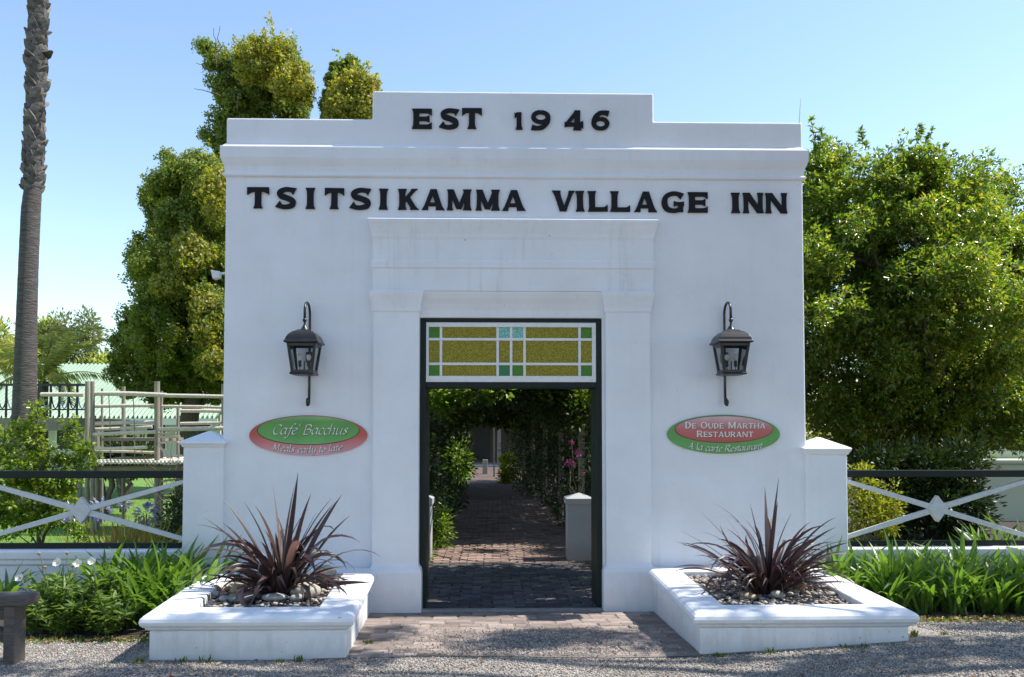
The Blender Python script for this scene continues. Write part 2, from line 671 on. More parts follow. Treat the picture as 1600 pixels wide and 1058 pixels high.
def glyph(c, w, t=.27, ht=.185):
    """upright wedge-serif capitals, unit height, given width"""
    th = t * .72
    sx = t * .62
    if c == 'T':
        return [bar(0, w, 1 - ht / 2, ht, .7, .7, 1, .0), stem(0, 1 - ht * .6, w / 2, w / 2, t, 1, 0)]
    if c == 'I':
        return [stem(0, 1, w / 2, w / 2, t)]
    if c == 'E':
        return [stem(0, 1, sx, sx, t), bar(sx, w, ht / 2, ht, 0, .55, 0, 1), bar(sx, w * .88, .5, ht * .95, 0, .4), bar(sx, w, 1 - ht / 2, ht, 0, .55, 1, 0)]
    if c == 'L':
        return [stem(0, 1, sx, sx, t), bar(sx, w, ht / 2, ht, 0, .6, 0, 1)]
    if c == 'K':
        return [stem(0, 1, sx, sx, t), stem(.38, 1, sx + .06, w - t * .72, th, 0, 1), stem(0, .62, w - t * .72, w * .40, t, 1, 0)]
    if c == 'A':
        return [stem(0, 1, th * .75, w / 2 - .02, th, 1, .1), stem(0, 1, w - t * .72, w / 2 + .02, t, 1, .1), bar(w * .26, w * .74, .27, ht * .8)]
    if c == 'V':
        return [stem(0, 1, w / 2 - .02, t * .72, t, .1, 1), stem(0, 1, w / 2 + .04, w - th * .75, th, .1, 1)]
    if c == 'M':
        return [stem(0, 1, th * .75, th * .85, th), stem(0, 1, w - t * .72, w - t * .72, t), stem(.06, 1, w / 2, t * .7, t * .9, 0, .2), stem(.06, 1, w / 2, w - t * .75, th, 0, .2)]
    if c == 'N':
        return [stem(0, 1, th * .72, th * .72, th), stem(0, 1, w - th * .72, w - th * .72, th), stem(0, 1, w - th * .75, th * .85, t, 0, .2)]
    if c == 'H':
        return [stem(0, 1, sx, sx, t), stem(0, 1, w - sx, w - sx, t), bar(sx, w - sx, .5, ht)]
    if c == 'U':
        return [sweep([(sx, 1), (sx, .45), (w * .28, .1), (w * .55, .07), (w - sx * .9, .3), (w - sx * .7, 1)], [t * .65, t * .5, t * .42, t * .4, t * .36, t * .5])]
    if c == 'D':
        return [stem(0, 1, sx, sx, t), sweep([(sx, 1 - ht / 2), (w * .55, .92), (w - t * .6, .6), (w - t * .6, .4), (w * .55, .08), (sx, ht / 2)], [ht / 2, ht / 2, t * .5, t * .5, ht / 2, ht / 2])]
    if c == 'R':
        return [stem(0, 1, sx, sx, t), sweep([(sx, 1 - ht / 2), (w * .6, .92), (w * .82, .74), (w * .6, .52), (sx, .5)], [ht / 2, ht / 2, t * .45, ht / 2, ht / 2]), stem(0, .52, w - t * .6, w * .5, t, 1, 0)]
    if c == 'O':
        pts = [(w / 2 + (w / 2 - t * .45) * math.sin(a), .5 + (.5 - ht / 2) * math.cos(a)) for a in np.linspace(0, 2 * math.pi, 13)]
        return [sweep(pts, [ht / 2, t * .35, t * .5, t * .35, ht / 2, t * .35, t * .5, t * .35, ht / 2])]
    if c == 'G':
        return [sweep([(w * .93, .78), (w * .72, .91), (w * .45, .91), (w * .19, .74), (w * .14, .45), (w * .24, .18), (w * .5, .08), (w * .75, .12), (w * .88, .3)],
                      [t * .55, ht * .45, ht * .5, t * .42, t * .5, t * .45, ht * .5, ht * .5, ht * .5]), stem(.02, .46, w * .86, w * .86, t * .8, .1, .6), bar(w * .55, w, .42, ht * .8, .3, .2)]
    if c == 'S':
        return [sweep([(w * .93, .82), (w * .74, .90), (w * .42, .91), (w * .16, .77), (w * .24, .60), (w * .55, .50), (w * .83, .36), (w * .80, .16), (w * .5, .08), (w * .25, .10), (w * .05, .22)],
                      [t * .62, ht * .5, ht * .5, t * .42, t * .48, t * .46, t * .48, t * .42, ht * .5, ht * .5, t * .62])]
    if c == '1':
        return [stem(0, 1, w * .58, w * .58, t * .95, 1, .2), bar(0, w * .5, .84, ht, .3, 0)]
    if c == '4':
        return [stem(0, 1, w * .68, w * .68, t, 1, .1), bar(0, w, .28, ht * .9, .2, .5), sweep([(w * .09, .26), (w * .66, .95)], [th * .45, th * .45], False)]
    if c == '9':
        pts = [(w * .5 + w * .37 * math.sin(a), .655 + .262 * math.cos(a)) for a in np.linspace(0, 2 * math.pi, 13)]
        return [sweep(pts, [ht * .45, t * .42, ht * .45, t * .42, ht * .45]), sweep([(w * .88, .68), (w * .84, .4), (w * .6, .13), (w * .3, .06), (w * .04, .10)], [t * .42, t * .42, t * .4, t * .36, t * .5])]
    if c == '6':
        pts = [(w * .5 + w * .37 * math.sin(a), .345 + .262 * math.cos(a)) for a in np.linspace(0, 2 * math.pi, 13)]
        return [sweep(pts, [ht * .45, t * .42, ht * .45, t * .42, ht * .45]), sweep([(w * .12, .32), (w * .16, .6), (w * .4, .87), (w * .7, .94), (w * .96, .88)], [t * .42, t * .42, t * .4, t * .36, t * .5])]
    return []


# ------------------------------------------------------------------ the gateway
xL, xR = PX(350, 500, 0), PX(1257, 500, 0)
zPar = PZ(460, 185, 0)
zPed = PZ(800, 144, 0)
pL, pR = PX(582, 160, 0), PX(1021, 160, 0)
dL, dR = PX(655, 700, 0), PX(941, 700, 0)
dTop = PZ(798, 497, 0)
TH = .42
gate = thing("gateway", "white plastered entrance gateway with stepped parapet and black raised lettering", "gateway", (0, 0, 0))
mb = MB()
mb.prism([(xL, -.15), (dL, -.15), (dL, dTop), (dR, dTop), (dR, -.15), (xR, -.15), (xR, zPar), (pR, zPar), (pR, zPed), (pL, zPed), (pL, zPar), (xL, zPar)], 0, TH)
mb.build("wall", M_WHITE, gate, bevel=.014, seg=3)


def moulding(name, x0, x1, prof, parent=gate, back=.06, mat=M_WHITE, bevel=.005):
    """prof: (z, projection) from the bottom up, returned round both ends"""
    mb = MB()
    mb.rects([(z, x0 - p, x1 + p, -p, back) for z, p in prof])
    return mb.build(name, mat, parent, bevel=bevel)


z = lambda py: PZ(800, py, 0)
# main cornice
zc0, zc1 = z(280), z(232.5)
moulding("cornice", xL, xR, [(zc0, .004), (zc0 + .012, .022), (zc0 + .03, .024), (zc0 + .042, .010), (zc0 + .06, .008), (zc0 + .10, .014), (zc0 + .135, .028),
                            (zc0 + .165, .038), (zc0 + .175, .041), (zc1 - .012, .043), (zc1 - .004, .040), (zc1, .028), (zc1 + .03, .004)], back=TH + .05, bevel=0)
# door surround
zt = z(346.5)
x0, x1 = PX(583, 430, -.06), PX(1020, 430, -.06)
B0 = .075


def surround(name, xa, xb, prof, mat=M_LINTEL):
    mb = MB()
    mb.rects([(z_, xa - p, xb + p, -B0 - p, .05) for z_, p in prof])
    return mb.build(name, mat, gate)


surround("lintel", x0, x1, [(z(457), 0), (z(452), .002), (z(423), .002), (z(421), .012), (z(412), .012), (z(409), .002), (z(378), .002), (z(374), .010), (z(369), .014), (z(362), .026), (z(355), .036),
                            (z(352), .042), (zt - .008, .045), (zt - .002, .040), (zt, .02), (zt + .03, -.05)])
for a, b_ in ((583, 655), (946, 1016)):
    xa, xb = PX(a, 600, -.06), PX(b_, 600, -.06)
    mb = MB()
    zb = z(884)
    mb.rects([(-.12, xa - .03, xb + .03, -B0 - .035, .04), (zb - .045, xa - .03, xb + .03, -B0 - .035, .04), (zb - .02, xa - .024, xb + .024, -B0 - .028, .04),
              (zb - .012, xa - .024, xb + .024, -B0 - .026, .04), (zb + .012, xa - .006, xb + .006, -B0 - .008, .04), (zb + .03, xa, xb, -B0, .04), (z(488), xa, xb, -B0, .04)])
    pil = mb.build("pilaster", M_WHITE, gate, bevel=.006)
    mb = MB()
    zc = z(490)
    mb.rects([(zc, xa - .002, xb + .002, -B0 - .003, .04), (zc + .012, xa - .010, xb + .010, -B0 - .01, .04), (zc + .05, xa - .012, xb + .012, -B0 - .012, .04), (zc + .10, xa - .02, xb + .02, -B0 - .022, .04),
              (zc + .15, xa - .035, xb + .035, -B0 - .034, .04), (z(459), xa - .038, xb + .038, -B0 - .036, .04), (z(458), xa - .036, xb + .036, -B0 - .034, .04)])
    mb.build("capital", M_WHITE, pil)
# cove between the lintel and the door head
mb = MB()
cx0, cx1 = PX(655, 480, -.03), PX(946, 480, -.03)
prof = [(-B0 - .0, z(457.5)), (-B0 + .004, z(461)), (-B0 + .02, z(468)), (-B0 + .045, z(476)), (-.012, z(485)), (-.006, z(496.5)), (.03, z(496.5)), (.03, z(457.5))]
mb.add([(cx0, y_, z_) for y_, z_ in prof] + [(cx1, y_, z_) for y_, z_ in prof],
       [tuple(range(8))] + [tuple(range(15, 7, -1))] + [(i, (i + 1) % 8, (i + 1) % 8 + 8, i + 8) for i in range(8)])
mb.build("door_cove", M_WHITE, gate)

# door frame, dark green, as deep as the wall
fL, fR = PX(665, 700, .01), PX(932, 700, .01)
mb = MB()
zh0, zh1 = z(604.5), z(597)
ys0, ys1 = .012, TH + .02
mb.box(dL + .002, fL, ys0, ys1, -.05, dTop - .002)
mb.box(fR, dR - .002, ys0, ys1, -.05, dTop - .002)
mb.box(fL, fR, ys0, ys1 - .2, z(503.5), dTop - .002)
mb.box(fL, fR, ys0, ys1 - .2, zh0 - .008, zh1)
frame = mb.build("door_frame", M_GREENPAINT, gate, bevel=.004)

# stained glass fanlight
Yg = .03
cols = [(150, 235), (255, 678), (698, 783), (803, 888), (908, 1318), (1338, 1424)]
rows = [(157, 242), (262, 434), (454, 538)]
gx = lambda v: PX(640 + v / 5, 550, Yg)
gzz = lambda v: PZ(800, 480 + v / 5, Yg)
mb = MB()
X0, X1, Z0, Z1 = fL, fR, zh1, z(503.5)
ex = [X0] + [gx(v) for c in cols for v in c] + [X1]
ez = [Z1] + [gzz(v) for c in rows for v in c] + [Z0]
mb.box(ex[0], ex[1], Yg - .012, Yg + .03, Z0, Z1)
mb.box(ex[-2], ex[-1], Yg - .012, Yg + .03, Z0, Z1)
mb.box(ex[1], ex[-2], Yg - .012, Yg + .03, ez[1], Z1)
mb.box(ex[1], ex[-2], Yg - .012, Yg + .03, Z0, ez[-2])
fan = mb.build("fanlight", M_SASH, gate, bevel=.003)
mb = MB()
for i in range(1, 6):
    mb.box(ex[2 * i], ex[2 * i + 1], Yg - .004, Yg + .02, ez[-2] + .001, ez[1] - .001)
for j in (1, 2):
    mb.box(ex[1] + .001, ex[-2] - .001, Yg - .007, Yg + .018, ez[2 * j + 1], ez[2 * j])
mb.build("muntin", M_SASH, fan, bevel=.002)
kinds = [[G_GREEN, G_AMBER, G_AQUA, G_AQUA, G_AMBER, G_GREEN], [G_AMBER] * 6, [G_GREEN, G_AMBER, G_TEAL, G_GREEN, G_AMBER, G_GREEN]]
for j in range(3):
    for i in range(6):
        mb = MB()
        e = .004
        mb.box(gx(cols[i][0]) - e, gx(cols[i][1]) + e, Yg + .004, Yg + .010, gzz(rows[j][1]) - e, gzz(rows[j][0]) + e)
        mb.build("glass_pane", kinds[j][i], fan)

# raised letters
L2 = [('T', 387, 421), ('S', 433, 463), ('I', 480, 491), ('T', 508, 538), ('S', 548, 580), ('I', 594, 605), ('K', 623, 655), ('A', 659, 695), ('M', 698, 737), ('M', 743, 781), ('A', 784, 821),
      ('V', 862, 898), ('I', 901, 911), ('L', 919, 949), ('L', 954, 984), ('A', 990, 1026), ('G', 1033, 1068), ('E', 1075, 1105), ('I', 1144, 1153), ('N', 1160, 1192), ('N', 1195, 1229)]
L1 = [('E', 645, 675, 171, 202), ('S', 688, 717, 171, 202), ('T', 722, 753, 170, 202), ('1', 804, 816, 176.5, 203), ('9', 829.5, 860, 173.5, 203), ('4', 882, 911, 173.5, 204), ('6', 924, 952, 175, 204)]
for c, a, b_ in L2:
    k = (a - 387) / (1229 - 387)
    L1.append((c, a, b_, 293.3 + 9.6 * k, 326 + 8.2 * k))
for c, a, b_, t_, bt in L1:
    xa, xb = PX(a, t_, 0), PX(b_, t_, 0)
    za, zb = PZ((a + b_) / 2, bt, 0), PZ((a + b_) / 2, t_, 0)
    h = zb - za
    w = (xb - xa) / h
    mb = MB()
    tilt = random.gauss(0, .012)
    for k, poly in enumerate(glyph(c, w, .29 if c not in 'I1' else .30, .21)):
        mb.prism([(xa + (u * math.cos(tilt) - (v - .5) * math.sin(tilt)) * h, za + (v + (u - w / 2) * math.sin(tilt)) * h) for u, v in poly], -.020 - .0006 * k, .004)
    mb.build("letter", M_BLACK, gate)

# flood lamp on the left end of the wall, aerial and dry weed on top
fl = thing("flood_lamp", "small white flood lamp poking out from the left end of the gateway wall", "lamp", P(343, 426, .2))
mb = MB()
c = P(340, 428, .22)
mb.loft([[c + Vector((-.05, -.05, .03)), c + Vector((-.05, .05, .03)), c + Vector((-.03, .05, -.055)), c + Vector((-.03, -.05, -.055))],
         [c + Vector((.03, -.03, .02)), c + Vector((.03, .03, .02)), c + Vector((.03, .03, -.04)), c + Vector((.03, -.03, -.04))]])
mb.build("lamp_head", M_SASH, fl, bevel=.008)
mb = MB()
mb.tube([c + Vector((.02, 0, 0)), (xL + .01, c.y, c.z + .02)], .012)
mb.build("bracket", M_SASH, fl)
mb = MB()
mb.tube([P(1249, 192, .3), P(1249.5, 180, .3), P(1251, 153, .3)], [.006, .005, .002], 6)
o = mb.build("aerial", M_FENCEWHITE)
tag(o, "thin pale whip aerial standing on the right end of the parapet", "aerial")

# ------------------------------------------------------------------ piers either side
def pier(px0, px1, py_eave, py_bot, label):
    Y0 = -.05
    xa, xb = PX(px0, 780, Y0), PX(px1, 780, Y0)
    ze, zb = PZ((px0 + px1) / 2, py_eave, Y0), PZ((px0 + px1) / 2, py_bot, Y0)
    d = xb - xa
    p = thing("gate_pier", label, "pier", ((xa + xb) / 2, Y0 + d / 2, 0), "square piers beside the gateway")
    mb = MB()
    mb.rects([(-.15, xa, xb, Y0, Y0 + d), (zb + .004, xa, xb, Y0, Y0 + d)])
    mb.build("shaft", M_WHITE, p, bevel=.012)
    mb = MB()
    q = .034
    cx, cy = (xa + xb) / 2, Y0 + d / 2
    mb.rects([(zb, xa - .006, xb + .006, Y0 - .006, Y0 + d + .006), (zb + .02, xa - .016, xb + .016, Y0 - .016, Y0 + d + .016), (ze - .014, xa - q, xb + q, Y0 - q, Y0 + d + q), (ze, xa - q + .004, xb + q - .004, Y0 - q + .004, Y0 + d + q - .004),
              (ze + .095, cx - .012, cx + .012, cy - .012, cy + .012)])
    mb.build("cap", M_WHITE, p, bevel=.006)
    return p, xa, xb, d


pA = pier(285, 348, 690, 699, "white square pier with pyramid cap left of gateway, its cap in shade")
pB = pier(1260, 1325, 700, 711, "white square pier with sunlit pyramid cap right of gateway")


def copy_tree(o, parent=None):
    c = o.copy()
    COL.objects.link(c)
    if parent is not None:
        c.parent = parent
    for ch in list(o.children):
        copy_tree(ch, c)
    return c


# fences on dwarf walls
def fence(xa, xb, label_f, label_w, side):
    Y = .12
    w = thing("dwarf_wall", label_w, "wall", ((xa + xb) / 2, Y, 0), "low white walls under the fences")
    zt_ = PZ(100, 857, Y)
    mb = MB()
    mb.rects([(-.15, xa, xb, Y - .07, Y + .1), (zt_ - .14, xa, xb, Y - .07, Y + .1), (zt_ - .13, xa, xb, Y - .09, Y + .11), (zt_ - .09, xa, xb, Y - .09, Y + .11), (zt_ - .08, xa, xb, Y - .105, Y + .12),
              (zt_ - .015, xa, xb, Y - .11, Y + .12), (zt_, xa, xb, Y - .09, Y + .11)])
    mb.build("wall", M_WHITE2, w, bevel=.01)
    f = thing("fence", label_f, "fence", ((xa + xb) / 2, Y, zt_), "crossed diamond fences beside the gateway")
    za, zb = PZ(100, 848.5, Y), PZ(100, 741, Y)
    mb = MB()
    mb.box(xa, xb, Y - .03, Y + .03, zb - .035, zb + .03)
    mb.build("top_rail", M_GREENPAINT, f, bevel=.006)
    mb = MB()
    mb.box(xa, xb, Y - .025, Y + .025, zt_ + .003, za)
    mb.build("bottom_rail", M_GREENPAINT, f, bevel=.004)
    z0, z1 = za + .002, zb - .037
    xm, zm = (xa + xb) / 2, (z0 + z1) / 2
    hw = .026
    for s, yo in ((1, 0), (-1, 0)):
        for e in (-1, 1):
            mb = MB()
            xe = xm + e * (xb - xa) / 2
            ze = zm + s * e * (z1 - z0) / 2 * .97
            d = Vector((xe - xm, 0, ze - zm)).normalized()
            n_ = Vector((-d.z, 0, d.x)) * hw
            p0 = Vector((xm, 0, zm)) + d * .06
            p1 = Vector((xe, 0, ze)) - d * .004
            mb.prism([((p0 + n_).x, (p0 + n_).z), ((p0 - n_).x, (p0 - n_).z), ((p1 - n_).x, max(z0, min(z1, (p1 - n_).z))), ((p1 + n_).x, max(z0, min(z1, (p1 + n_).z)))], Y - .016, Y + .016)
            mb.build("cross_bar", M_FENCEWHITE, f, bevel=.003)
    mb = MB()
    dx, dz = .092, .122
    mb.prism([(xm - dx, zm), (xm, zm - dz), (xm + dx, zm), (xm, zm + dz)], Y - .03, Y + .03)
    mb.build("diamond", M_FENCEWHITE, f, bevel=.004)
    return f


PD = .37
fxa = PX(-40, 795, .12)
fence(fxa, pA[1] + .0, "dark green rail fence with white crossed bars and diamond left of the gateway", "low white moulded wall under the fence left of the gateway", -1)
fxb = PX(1614, 795, .12)
fence(pB[2] - .0, fxb, "dark green rail fence with white crossed bars and diamond right of the gateway", "low white wall under the fence right of the gateway", 1)
for (src, xx) in ((pA[0], fxa - PD / 2), (pB[0], fxb + PD / 2)):
    c_ = copy_tree(src)
    c_.location.x = xx
    c_["label"] = "white pier at the far left end of the left fence" if xx < 0 else "white pier at the far right end of the right fence"

# ------------------------------------------------------------------ planters
def offset_poly(q, d):
    """move each side of a convex polygon (counter-clockwise) outwards by d"""
    n = len(q)
    L = []
    for i in range(n):
        a, b_ = np.array(q[i]), np.array(q[(i + 1) % n])
        t = (b_ - a) / np.linalg.norm(b_ - a)
        L.append((a + np.array((t[1], -t[0])) * d, t))
    o = []
    for i in range(n):
        (p, t), (r, s) = L[i - 1], L[i]
        k = ((r[0] - p[0]) * s[1] - (r[1] - p[1]) * s[0]) / (t[0] * s[1] - t[1] * s[0])
        o.append(tuple(p + t * k))
    return o


PLQ = {}


def planter(key, fl_, fr_, br_, bl_, zt_, label):
    q = [fl_, fr_, br_, bl_]
    cx, cy = sum(a[0] for a in q) / 4, sum(a[1] for a in q) / 4
    p = thing("planter", label, "planter", (cx, cy, 0), "white masonry planters in front of the gateway")
    ring = lambda d, z_: [(x, y, z_) for x, y in offset_poly(q, d)]
    mb = MB()
    mb.loft([ring(-.055, -.12), ring(-.055, zt_ - .108)])
    mb.build("wall", M_WHITE2, p, bevel=.012)
    rings = [ring(-.24, zt_ - .107), ring(-.05, zt_ - .107), ring(-.046, zt_ - .10), ring(-.034, zt_ - .096), ring(-.032, zt_ - .084), ring(-.022, zt_ - .082), ring(-.006, zt_ - .066), ring(0, zt_ - .045), ring(-.006, zt_ - .024), ring(-.022, zt_ - .008),
             ring(-.045, zt_), ring(-.262, zt_ + .002), ring(-.272, zt_ - .008), ring(-.272, zt_ - .107)]
    n = 4
    v = [a for r_ in rings for a in r_]
    f = [(k * n + i, k * n + (i + 1) % n, ((k + 1) % len(rings)) * n + (i + 1) % n, ((k + 1) % len(rings)) * n + i) for k in range(len(rings)) for i in range(n)]
    mb = MB()
    mb.add(v, f)
    cop = mb.build("coping", M_WHITE2, p, bevel=.004)
    inn = offset_poly(q, -.268)
    mb = MB()
    mb.add([(x, y, zt_ - .06) for x, y in inn], [(0, 1, 2, 3)])
    mb.build("soil", M_SOIL, p)
    PLQ[key] = (inn, zt_ - .06)
    return p


ZT = .392
planter("left", (PX(216, 958, YF - .05), YF - .05), (PX(553, 958, YF - .05), YF - .05), (PX(588, 885, -.08), .004), (PX(330, 885, 0), .004), ZT,
        "white planter left of the doorway with rounded coping, holding the broader leaved flax")
planter("right", (PX(1084, 958, YF - .05), YF - .05), (PX(1438, 950, YF - .05), YF - .05), (PX(1283, 885, 0), .004), (PX(1011, 885, -.08), .004), ZT,
        "white planter right of the doorway with rounded coping, holding the narrow leaved flax")

# stones in the planters
def rock_mesh(name, mat, seed, sx, sy, sz, sub=2):
    bm = bmesh.new()
    bmesh.ops.create_icosphere(bm, subdivisions=sub, radius=1)
    r_ = np.random.default_rng(seed)
    k1, k2 = r_.normal(size=3) * 1.3, r_.normal(size=3) * 2.2
    for v in bm.verts:
        c_ = v.co.copy()
        s = 1 + .10 * math.sin(c_.dot(Vector(k1)) + seed) + .05 * math.sin(c_.dot(Vector(k2)) * 1.5)
        v.co = Vector((c_.x * sx * s, c_.y * sy * s, c_.z * sz * s))
    me = bpy.data.meshes.new(name)
    for f in bm.faces:
        f.smooth = True
    bm.to_mesh(me)
    bm.free()
    me.materials.append(mat)
    return me


STONEC = {"cream": (.46, .42, .35), "grey": (.24, .235, .23), "brown": (.21, .115, .07), "tan": (.36, .26, .17), "pale": (.42, .41, .39), "orange": (.36, .22, .12)}
STM = {k: simple("stone_" + k, c_, tuple(x * .72 for x in c_), rough=.6, scale=22, bstr=.15, bscale=60, src="Object") for k, c_ in STONEC.items()}


def stone(px, py, zt_, w, h, kind, label, group, seed, flat=.6):
    # sits on the pebbles of a planter
    t = (zt_ - CAM.z)
    d = CR @ Vector(((px - PW / 2) / F, (PH / 2 - py) / F + SHIFT * PW / F, -1.0))
    p = CAM + d * (t / d.z)
    s = (p.y - CAM.y) / F
    sx = w * s / 2
    me = rock_mesh("river_stone", STM[kind], seed, sx, sx * .8, max(.015, h * s / 2 * .9))
    o = bpy.data.objects.new("river_stone", me)
    COL.objects.link(o)
    o.location = (p.x, p.y, zt_ + h * s / 2 * .55)
    o.rotation_euler = (random.gauss(0, .08), random.gauss(0, .08), random.uniform(-.5, .5))
    tag(o, label, "stone", group)
    return o


zs = ZT - .035
GL, GRR = "river stones in the left planter", "river stones in the right planter"
sd_ = [0]


def st(px, py, w, h, kind, label, g):
    sd_[0] += 1
    stone(px, py, zs, w, h, kind, label, g, sd_[0])


st(476, 931, 48, 28, "cream", "largest cream boulder at the right front of the left planter", GL)
st(481, 935, 14, 14, "brown", "small round brown stone in front of the large cream boulder", GL)
st(432, 937, 42, 14, "pale", "flat pale stone at the front middle of the left planter", GL)
st(380, 936, 56, 12, "grey", "long flat grey stone along the front of the left planter", GL)
st(372, 928, 26, 22, "tan", "tall tan stone near the left front corner under the left flax", GL)
st(478, 908, 44, 16, "tan", "flat tan stone behind the large cream boulder in the left planter", GL)
st(508, 901, 34, 24, "cream", "upright cream stone at the right back of the left planter", GL)
st(339, 924, 18, 12, "orange", "reddish stone at the far left of the left planter", GL)
st(462, 938, 20, 13, "pale", "pale pointed stone wedged left of the cream boulder", GL)
st(430, 925, 15, 11, "pale", "round pale stone behind the flat front stone of the left planter", GL)
for px, py in ((325, 936), (338, 931), (350, 938), (313, 932), (395, 926), (405, 932), (418, 928), (448, 929), (360, 922), (385, 919), (520, 912), (452, 921)):
    st(px + random.uniform(-3, 3), py, random.uniform(11, 17), random.uniform(8, 12), random.choice(("grey", "grey", "pale", "tan")), "small rounded stone among the pebbles of the left planter", GL)
st(1249, 921, 22, 20, "orange", "big orange brown stone in the middle of the right planter", GRR)
st(1168, 933, 30, 11, "tan", "flat tan stone at the front left of the right planter", GRR)
st(1216, 932, 24, 13, "cream", "cream stone at the front middle of the right planter", GRR)
st(1186, 921, 22, 18, "grey", "rounded grey stone beneath the right flax", GRR)
st(1262, 899, 22, 12, "pale", "broad pale stone at the back right of the right planter", GRR)
st(1275, 917, 18, 12, "grey", "grey stone right of the orange brown stone", GRR)
st(1231, 921, 18, 15, "grey", "grey stone left of the orange brown stone", GRR)
for i in range(34):
    k = random.random()
    py = random.choice((898, 904, 909, 914, 920, 926, 930))
    px = random.uniform(1225, 1312) if k > .3 else random.uniform(1130, 1225)
    if px > 1262 + (py - 890) * 1.3:
        continue
    st(px, py, random.uniform(9, 14), random.uniform(6, 9), random.choice(("grey", "grey", "pale", "tan", "cream")), "small rounded stone among the pebbles of the right planter", GRR)


def scatter_rocks(name, pts, rad, mat, parent=None, squash=.6, nvar=6):
    """many small pebbles joined into one mesh"""
    base = []
    bm = bmesh.new()
    bmesh.ops.create_icosphere(bm, subdivisions=1, radius=1)
    bv = np.array([v.co[:] for v in bm.verts])
    bf = np.array([[v.index for v in f.verts] for f in bm.faces])
    bm.free()
    V, Fc = [], []
    for i, (p, r_) in enumerate(zip(pts, rad)):
        s = np.array((r_ * rng.uniform(.8, 1.4), r_ * rng.uniform(.8, 1.2), r_ * squash * rng.uniform(.7, 1.2)))
        a = rng.uniform(0, 6.28)
        q = bv * (1 + rng.normal(0, .08, (len(bv), 1))) * s
        c_, s_ = math.cos(a), math.sin(a)
        q = np.stack((q[:, 0] * c_ - q[:, 1] * s_, q[:, 0] * s_ + q[:, 1] * c_, q[:, 2]), 1)
        V.append(q + p)
        Fc.append(bf + i * len(bv))
    me = np_mesh(name, np.concatenate(V), np.concatenate(Fc), True)
    return link(name, me, mat, parent, "stuff")


def pebble_mat(name, stops):
    m, nt, b = new_mat(name)
    rnd = nd(nt, "ShaderNodeNewGeometry").outputs["Random Per Island"]
    nt.links.new(ramp(nt, rnd, stops).outputs[0], b.inputs["Base Color"])
    b.inputs["Roughness"].default_value = .85
    b.inputs["Specular IOR Level"].default_value = .2
    return m


M_PEB = pebble_mat("pebbles", [(0, (.13, .12, .115)), (.3, (.30, .28, .26)), (.55, (.42, .36, .29)), (.8, (.50, .47, .42)), (1, (.36, .23, .16))])
for key in ("left", "right"):
    inn, zz = PLQ[key]
    pts, rad = [], []
    a, b_, c_, d_ = (np.array(v) for v in inn)
    for i in range(900):
        u, w = random.random(), random.random()
        p = (a * (1 - u) + b_ * u) * (1 - w) + (d_ * (1 - u) + c_ * u) * w
        r_ = random.choice((.010, .013, .016, .02, .024))
        pts.append((p[0], p[1], zz + random.uniform(.0, .022)))
        rad.append(r_)
    o = scatter_rocks("pebbles", pts, rad, M_PEB)
    o["label"] = "small mixed pebbles filling the %s planter" % key

# ------------------------------------------------------------------ gravel grains
M_GRAIN = pebble_mat("gravel_grains", [(0, (.12, .106, .096)), (.35, (.27, .245, .222)), (.7, (.38, .35, .318)), (1, (.52, .49, .45))])


def tetra_scatter(name, pts, rad, mat, kind="stuff"):
    n = len(pts)
    base = np.array([(1, 0, -.5), (-.6, .8, -.4), (-.5, -.9, -.5), (.1, .1, .8), (.5, -.6, .4), (-.3, .5, .6)])
    fc = np.array([(0, 1, 5), (0, 5, 3), (0, 3, 4), (0, 4, 2), (2, 4, 3), (2, 3, 5), (2, 5, 1), (0, 2, 1)])
    a = rng.uniform(0, 6.28, n)
    c_, s_ = np.cos(a)[:, None], np.sin(a)[:, None]
    q = base[None] * np.asarray(rad)[:, None, None] * rng.uniform(.7, 1.3, (n, 1, 3))
    q = np.stack((q[..., 0] * c_ - q[..., 1] * s_, q[..., 0] * s_ + q[..., 1] * c_, q[..., 2]), -1) + np.asarray(pts)[:, None]
    Fc = fc[None] + (np.arange(n) * 6)[:, None, None]
    return link(name, np_mesh(name, q.reshape(-1, 3), Fc.reshape(-1, 3)), mat, None, kind)


pts = []
N = 80000
xs_ = rng.uniform(-4.6, 4.6, N)
ys_ = rng.uniform(-3.4, -.75, N)
for x, y in zip(xs_, ys_):
    if -2.62 < x < -.9 and y > -1.93:
        continue
    if 1.15 < x < 3.0 and y > -1.93:
        continue
    if x < -2.5 and y > -1.18 + .05 * math.sin((x + 8) * 6):
        continue
    if x > 2.9 and y > -.9:
        continue
    if -.95 <= x <= 1.2 and y > -1.95:
        # a fan of gravel kicked over the middle of the brick apron
        k = math.exp(-(((x - .1) / .62) ** 2)) * max(0, min(1, (-y - .85) / .7)) + .035
        if random.random() > k:
            continue
        pts.append((x, y, gz(x, y) + .019))
        continue
    pts.append((x, y, gz(x, y) + .003))
o = tetra_scatter("gravel", pts, rng.uniform(.0035, .0085, len(pts)), M_GRAIN)
o["label"] = "loose grey gravel chippings on the drive and brick apron"

